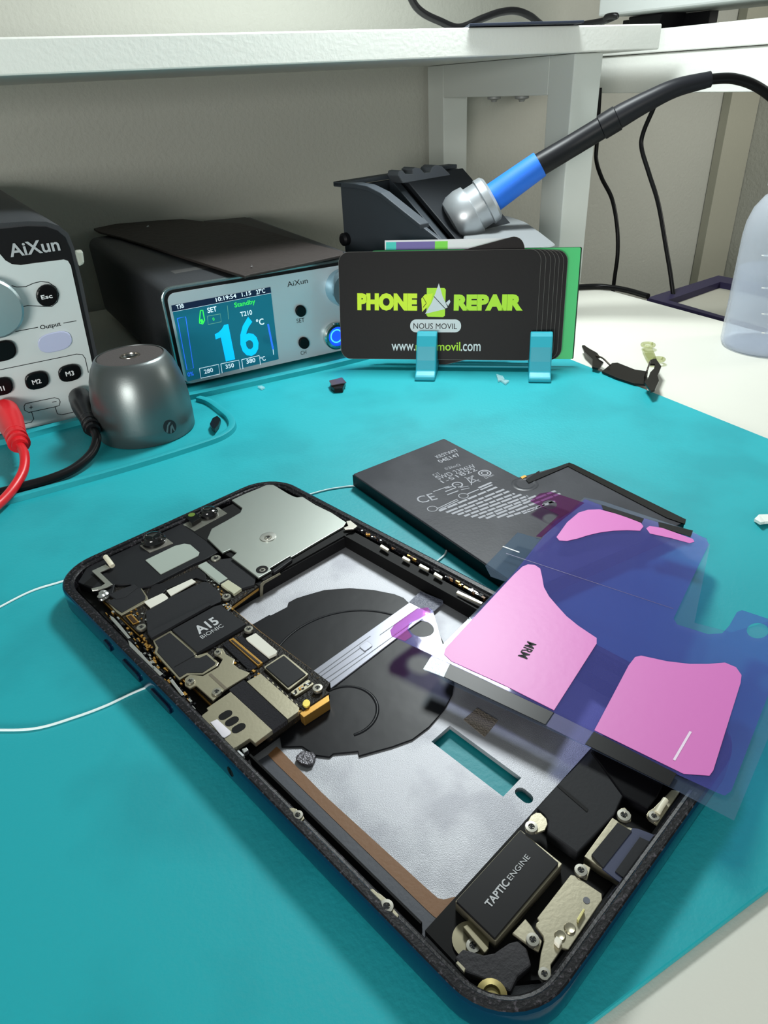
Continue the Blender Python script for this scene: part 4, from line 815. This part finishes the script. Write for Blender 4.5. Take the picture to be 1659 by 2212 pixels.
bits('board_components', [(468, 1270), (485, 1300), (500, 1318)], 30, .8, 5.4, bd, [m_gold, m_silver], (.3, .8), .3)
bits('board_components', [(440, 1225), (450, 1245), (470, 1262)], 30, 1.0, 5.3, bd, [m_black, m_silver], (.3, .8), .2)
bits('board_components', [(300, 1375), (340, 1420), (400, 1480)], 60, .7, 5.2, bd, [m_gold, m_black, m_gold], (.4, 1.1), .4)
bits('board_components', [(460, 1400), (520, 1440), (570, 1470)], 40, .8, 5.3, bd, [m_gold, m_black], (.3, .9), .3)
# silver guide rails left
for pix in ([(236, 1328), (246, 1334), (262, 1352), (282, 1377), (276, 1379), (240, 1338)], [(276, 1382), (282, 1386), (296, 1400), (336, 1444), (331, 1446), (280, 1396)], [(326, 1441), (333, 1438), (352, 1455), (345, 1460)], [(366, 1470), (372, 1466), (398, 1500), (392, 1503)]):
    pp('antenna_contact', pix, 6.75, 6.3, m_silver, ph, .08)
for a, b in (((904, 1222), (925, 1232)), ((936, 1240), (954, 1250)), ((985, 1280), (1040, 1305)), ((820, 1180), (838, 1190)), ((868, 1205), (884, 1213))):
    pp('antenna_contact', [a, (a[0] + 4, a[1] - 5), (b[0] + 3, b[1] - 4), b], 6.9, 6.3, mat('contact_ivory', (190, 186, 172), .35, metal=.6), ph, .1)
pp('sim_end_clip', [(497, 1628), (515, 1619), (528, 1631), (515, 1642)], 5.6, 4.6, m_white, ph, .1); pp('sim_end_clip', [(522, 1618), (532, 1614), (537, 1620), (528, 1626)], 5.9, 4.8, m_silver, ph, .1)
# camera cover
cam_pix = [(583, 1044), (594, 1049), (622, 1066), (634, 1072), (641, 1074), (654, 1073), (681, 1090), (716, 1107), (748, 1128), (742, 1137), (690, 1167), (628, 1204), (626, 1201), (583, 1227), (586, 1232), (558, 1248), (536, 1231), (500, 1204), (511, 1194), (498, 1186), (480, 1194), (448, 1163), (457, 1142), (490, 1124), (519, 1107), (523, 1097), (500, 1080), (530, 1066), (560, 1054)]
lp('camera_block', rect(40.6, 5.2, 73.2, 46.4), 6.0, 3.3, m_pitch, ph)
cv = pp('camera_cover', cam_pix, 6.75, 6.1, m_plate, ph, bevel=.15)
# bevelled lit lip and black wall below it
lp('bay_step', rect(38.6, 45.0, 70.0, 46.8), 5.5, 1.95, m_blackm, ph, bevel=.2)
WQ = L(40, 46.86, 0)
def WP(px, py): return PL(px, py, WQ, PV)
extrude('step_bracket', [WP(x, y) for x, y in ((561, 1291), (562, 1262), (567, 1257), (604, 1237), (606, 1240), (572, 1260), (568, 1265), (567, 1291))], PV * .15, m_nickel, ph)
pp('foam_roll', [(586, 1231), (626, 1203), (632, 1208), (592, 1237)], 6.95, 6.0, m_black, ph, bevel=.3)
screw(579, 1160, 7.2, 9, ph, h=.6); lathe('washer', [(2.4, 0), (2.4, .25), (1.9, .3)], G(579, 1160.5, 6.75), mat('washer_bright', (210, 210, 204), .3, metal=.9), cv, n=28)
c = G(566, 1230, 6.8); lathe('cover_hole', [(1.7, 0), (1.7, .04)], c, m_pitch, cv, n=24); screw(567, 1231, 6.86, 7, ph, h=.05)
pp('cover_tab', [(748, 1126), (757, 1124), (772, 1136), (764, 1142), (745, 1143), (742, 1140), (752, 1136)], 7.0, 6.5, mat('tab_bright', (204, 200, 190), .3, metal=.9), ph, bevel=.08)
# left rail clips lower
r1 = pp('rail_clip', [(622, 1746), (632, 1744), (640, 1747), (652, 1757), (658, 1768), (652, 1774), (640, 1772), (626, 1758)], 6.9, 6.2, m_nickel, ph, .1); screw(643, 1760, 7.2, 12, ph)
pp('rail_clip', [(640, 1773), (648, 1772), (668, 1798), (676, 1806), (668, 1800)], 6.8, 6.3, m_nickel, ph, .05)
pp('rail_strip', [(687, 1806), (691, 1806), (778, 1897), (781, 1902), (776, 1902), (686, 1811)], 6.2, 5.9, mat('strip_grey', (104, 98, 96), .4, metal=.4), ph, .05)
pp('rail_clip', [(796, 1922), (805, 1919), (815, 1928), (822, 1931), (838, 1944), (848, 1960), (862, 1977), (855, 1990), (830, 1965), (800, 1932)], 6.9, 6.2, m_nickel, ph, .1); screw(835, 1957, 7.2, 16, ph)
# ---- lower module
lp('lower_carrier', [(5, 139), (73.6, 139), (73.6, 150), (66, 156.4), (12, 156.4), (4.6, 150)], 3.2, 1.95, m_pitch, ph)
tp = pp('vibration_motor', roundpix([(983, 1947), (1124, 1792), (1215, 1866), (1071, 2034)], .02), 5.6, 3.0, m_nickel, ph, bevel=.25)
pp('motor_cover', roundpix([(985, 1946), (1124, 1793), (1207, 1864), (1069, 2027)], .015), 6.2, 5.5, mat('motor_black', (22, 22, 24), .4), tp, bevel=.12)
ztext('TAPTIC', (1059, 1962), (1102, 1908), (1046, 1950), 6.26, m_lgrey, tp, .025); ztext('ENGINE', (1104, 1903), (1146, 1852), (1093, 1896), 6.26, m_lgrey, tp, 0)
ba = pp('motor_bracket', [(1136, 1782), (1147, 1762), (1158, 1755), (1168, 1756), (1180, 1768), (1183, 1780), (1177, 1793), (1158, 1800), (1145, 1794)], 6.5, 6.1, m_nickel, ph, .08); screw(1148, 1785, 6.9, 14, ph)
sp = pp('speaker_box', [(1160, 1747), (1204, 1696), (1276, 1622), (1347, 1716), (1327, 1759), (1247, 1842), (1182, 1795), (1184, 1773), (1175, 1760)], 5.7, 3.0, m_tape, ph, bevel=.2)
pp('speaker_slot', [(1203, 1698), (1207, 1694), (1271, 1748), (1268, 1754)], 5.8, 5.5, m_pitch, sp)
pp('lower_speaker', [(1276, 1622), (1310, 1590), (1440, 1680), (1420, 1722), (1400, 1747), (1345, 1716)], 6.1, 3.0, mat('gloss_black', (14, 14, 17), .22), ph, bevel=.2)
pp('corner_bracket', [(1396, 1760), (1401, 1752), (1412, 1745), (1450, 1706), (1470, 1708), (1420, 1781), (1403, 1770)], 6.3, 5.7, m_nickel, ph, .1); screw(1413, 1762, 6.8, 12, ph)
tube('bracket_pin', [G(1438, 1727, 7.2), G(1428, 1742, 7.0), G(1420, 1756, 6.8)], .55, mat('pin_cream', (212, 208, 186)), ph, n=10)
pp('screw_tab', [(1335, 1755), (1342, 1745), (1350, 1744), (1364, 1760), (1363, 1773), (1352, 1778), (1338, 1770)], 5.8, 5.2, m_nickel, ph, .1); screw(1348, 1760, 6.4, 15, ph)
us = pp('port_module', [(1262, 1850), (1323, 1766), (1352, 1784), (1412, 1806), (1400, 1840), (1345, 1902), (1301, 1877)], 5.6, 3.4, m_nickel, ph, .1)
m_navy = mat('navy_film', (50, 56, 82), .35, coat=.3)
pp('navy_film', [(1301, 1876), (1366, 1789), (1378, 1790), (1412, 1803), (1432, 1795), (1440, 1806), (1350, 1910), (1338, 1905)], 5.9, 5.6, m_navy, us)
pp('module_pad', [(1278, 1846), (1334, 1777), (1365, 1795), (1303, 1874)], 6.1, 5.6, m_tape, us); pp('module_pad', [(1329, 1882), (1382, 1808), (1404, 1818), (1348, 1896)], 6.15, 5.8, m_tape, us)
pp('navy_film', [(1312, 1940), (1335, 1910), (1350, 1918), (1325, 1953)], 5.2, 4.0, m_navy, us)
sv = pp('port_shield', [(1160, 1983), (1233, 1889), (1242, 1891), (1300, 1930), (1301, 1944), (1228, 2052), (1214, 2048), (1204, 2064), (1190, 2084), (1191, 2106), (1186, 2116), (1176, 2119), (1166, 2114), (1162, 2104), (1168, 2060), (1175, 2034), (1173, 2022), (1157, 2001), (1158, 1994), (1164, 1990)], 5.9, 5.3, m_nickel, ph, .12)
lathe('shield_hole', [(.55, 0), (.55, .05)], G(1267, 1945, 5.92), mat('hole_grey', (96, 98, 106), .5), sv, n=18)
pp('contact_spring', [(1252, 1975), (1260, 1962), (1264, 1965), (1250, 1990), (1246, 1985)], 6.7, 6.0, mat('spring_gold', (222, 214, 150), .3, metal=.6), sv, .05); pp('contact_spring', [(1196, 2031), (1202, 2020), (1216, 2030), (1208, 2044)], 6.9, 5.9, mat('clip_white', (226, 222, 208), .35), sv, .2)
lathe('shield_boss', [(.95, 0), (.8, .3), (.4, .15)], G(1231, 2006, 5.9), m_nickel, sv, n=16); lathe('shield_boss', [(.9, 0), (.75, .3), (.4, .15)], G(1210, 2022, 5.9), m_nickel, sv, n=16)
screw(1176, 2103, 6.3, 14, ph)
pp('screw_plate', [(1106, 2016), (1135, 1984), (1149, 2001), (1156, 2012), (1172, 2032), (1164, 2056), (1150, 2048)], 5.2, 4.7, m_nickel, ph, .15); screw(1151, 2029, 5.9, 15, ph)
screw(1255, 1879, 6.4, 14.5, ph); pp('screw_tab', [(1240, 1880), (1262, 1865), (1276, 1874), (1268, 1902), (1245, 1893)], 5.5, 5.0, m_nickel, ph, .1)
pc_ = G(1016, 2030, 3.6); lathe('round_bracket', [(2.9, -.6), (2.9, 0), (1.2, .05)], pc_, mat('dull_nickel', (140, 134, 112), .4, metal=.8), ph, n=30); screw(1022, 2042, 4.3, 16, ph)
pp('motor_side_plate', [(1000, 2002), (1010, 1996), (1056, 2048), (1050, 2056), (1046, 2058)], 4.9, 3.8, MATS['dull_nickel'], ph, .1)
pp('lower_flex_cover', [(982, 2069), (1000, 2049), (1045, 2062), (1067, 2058), (1100, 2036), (1118, 2031), (1139, 2049), (1148, 2086), (1118, 2111), (1103, 2143), (1083, 2133), (1072, 2120), (1049, 2116), (1005, 2100)], 4.9, 3.2, mat('cover_grey', (58, 57, 60), .6, bump=.3, bscale=1500), ph, .3)
pp('lower_clip', [(984, 2080), (989, 2075), (1006, 2092), (1003, 2102)], 5.6, 4.9, m_nickel, ph, .1)
lathe('corner_boss', [(2.4, -1), (2.3, .3), (1.3, .7), (1.1, .2)], G(1062, 2152, 5.2), mat('brass_dull', (142, 130, 84), .4, metal=.7), ph, n=20)
pp('corner_boss_tab', [(1078, 2128), (1086, 2134), (1083, 2155), (1072, 2168), (1060, 2160)], 5.0, 4.4, MATS['brass_dull'], ph, .1)
# ================================================================== ADHESIVE FILMS
mA = film('violet_sheen_film', (112, 116, 205), .17, (230, 226, 248), 1.42, rough=.05, bump=.1)  # haze and tint colours paint in the bluish reflections from overhead
mB = film('clear_film', (150, 170, 205), .07, (240, 245, 250), 1.35, rough=.05)
m_pink = mat('pink_adhesive', (206, 112, 184), .42, bump=.04, bscale=500)
zA = 8.35
fb = empty('backing_film', G(1300, 1500, 7.8), 'clear backing film lying over the phone corner under the pink adhesives', 'film')
fbp = [(914, 1445), (931, 1418), (1108, 1238), (1195, 1140), (1262, 1074), (1300, 1082), (1499, 1148), (1534, 1176), (1500, 1345), (1580, 1366), (1700, 1330), (1760, 1420), (1690, 1520), (1586, 1772), (1455, 1704), (1277, 1617), (980, 1481)]
pp('film_sheet', fbp, 7.75, 7.65, mB, fb)
pp('film_tab', [(1048, 1222), (1118, 1150), (1168, 1164), (1130, 1225), (1108, 1262), (1060, 1245)], 7.95, 7.85, film('tab_film', (130, 150, 175), .12, (215, 228, 238), 1.5), fb)
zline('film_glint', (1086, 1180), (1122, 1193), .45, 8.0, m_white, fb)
fa = empty('adhesive_film', G(1300, 1400, 8.3), 'release film with painted violet sheen carrying pink battery adhesive pads over phone and battery', 'film')
A = [(930, 1413), (846, 1374), (843, 1362), (852, 1349), (900, 1315), (925, 1312), (935, 1318), (958, 1400), (1108, 1240), (1200, 1125), (1232, 1106), (1264, 1078), (1300, 1092), (1495, 1150), (1526, 1163), (1531, 1176), (1500, 1240), (1455, 1336), (1463, 1349), (1530, 1370), (1560, 1368), (1575, 1352), (1592, 1322), (1603, 1318), (1700, 1350), (1760, 1400), (1720, 1450), (1660, 1500), (1580, 1708), (1566, 1718), (1550, 1712), (1465, 1673), (1195, 1538)]
def ell(px, py, rx, ry, n=20, rot=0): return [(px + rx * math.cos(2 * math.pi * i / n) * math.cos(rot) - ry * math.sin(2 * math.pi * i / n) * math.sin(rot), py + rx * math.cos(2 * math.pi * i / n) * math.sin(rot) + ry * math.sin(2 * math.pi * i / n) * math.cos(rot)) for i in range(n)]
pp('film_sheet', A, zA, zA - .1, mA, fa, holes=[ell(911, 1358, 27, 18, rot=.15), ell(1637, 1362, 24, 17)])
pp('upper_tab', [(1145, 1082), (1166, 1066), (1190, 1062), (1262, 1086), (1215, 1122), (1170, 1160), (1158, 1158), (1208, 1112)], zA + .02, zA - .08, film('tab_violet', (120, 50, 110), .14, (220, 180, 220), 1.4), fa, holes=[ell(1187, 1090, 16, 10)])
m_pinkt = film('pink_translucent', (214, 130, 200), .26, (245, 205, 240), 1.4)
zp = zA + .12
pads = [
    [(1202, 1160), (1225, 1128), (1250, 1107), (1270, 1101), (1295, 1100), (1340, 1112), (1384, 1129), (1390, 1137), (1383, 1146), (1355, 1145), (1325, 1146), (1295, 1150), (1270, 1156), (1248, 1163), (1225, 1168), (1208, 1167)],
    [(1396, 1141), (1403, 1136), (1430, 1140), (1497, 1164), (1500, 1170), (1490, 1173), (1450, 1162), (1404, 1152)],
    [(1128, 1224), (1140, 1219), (1155, 1220), (1167, 1228), (1171, 1245), (1175, 1268), (1186, 1288), (1204, 1309), (1224, 1331), (1250, 1352), (1289, 1378), (1289, 1390), (1197, 1534), (1090, 1480), (975, 1428), (959, 1413), (962, 1400), (1108, 1243)],
    [(1372, 1419), (1385, 1416), (1440, 1428), (1490, 1434), (1530, 1434), (1566, 1431), (1590, 1441), (1602, 1458), (1600, 1475), (1541, 1664), (1533, 1675), (1477, 1671), (1284, 1577), (1358, 1437)]]
for q in pads: pp('adhesive_pad', q, zp, zA + .01, m_pink, fa, .03)
pp('pull_tab', [(846, 1374), (843, 1362), (852, 1349), (900, 1315), (925, 1312), (930, 1322), (905, 1336), (885, 1345), (880, 1360), (890, 1374), (875, 1384)], zp, zA + .01, m_pinkt, fa)
m_bs = mat('strip_black', (27, 27, 28), .35)
pp('black_strip', [(972, 1434), (1196, 1539), (1178, 1565), (959, 1462)], zp + .05, zA + .01, m_bs, fa, .03); pp('black_strip', [(1283, 1580), (1462, 1671), (1446, 1698), (1264, 1607)], zp + .05, zA + .01, m_bs, fa, .03)
pp('black_strip', [(1299, 1090), (1391, 1120), (1386, 1128), (1303, 1100)], zp + .05, zA + .01, m_bs, fa, .02); pp('black_strip', [(1422, 1127), (1497, 1146), (1492, 1159), (1424, 1138)], zp + .05, zA + .01, m_bs, fa, .02)
pp('joining_tape', [(1198, 1540), (1281, 1581), (1262, 1608), (1180, 1567)], zp, zA + .01, film('joint_film', (150, 150, 185), .28, (220, 220, 240), 1.05, rough=.35), fa)
pp('reflective_sticker', [(932, 1419), (972, 1434), (959, 1462), (914, 1445)], zp + .05, zA + .01, mat('silver_sticker', (210, 222, 232), .3, metal=.3, bump=.4, bscale=2500), fa, .03)
ztext('MRM', (1140, 1385), (1119, 1417), (1158, 1394), zp + .03, m_ink, fa, .02)
zline('film_crease', (1093, 1195), (1455, 1315), .18, zA + .05, mat('crease_dark', (90, 80, 120), .3), fa)
zline('film_crease', (1456, 1642), (1492, 1580), .45, zp + .06, mat('scratch_white', (235, 215, 235), .3), fa)
# tidy: make sure nothing at top level lacks a category
for o in bpy.data.objects:
    if o.parent is None and o.type in ('MESH', 'EMPTY') and 'kind' not in o and 'category' not in o: o['category'] = 'thing'
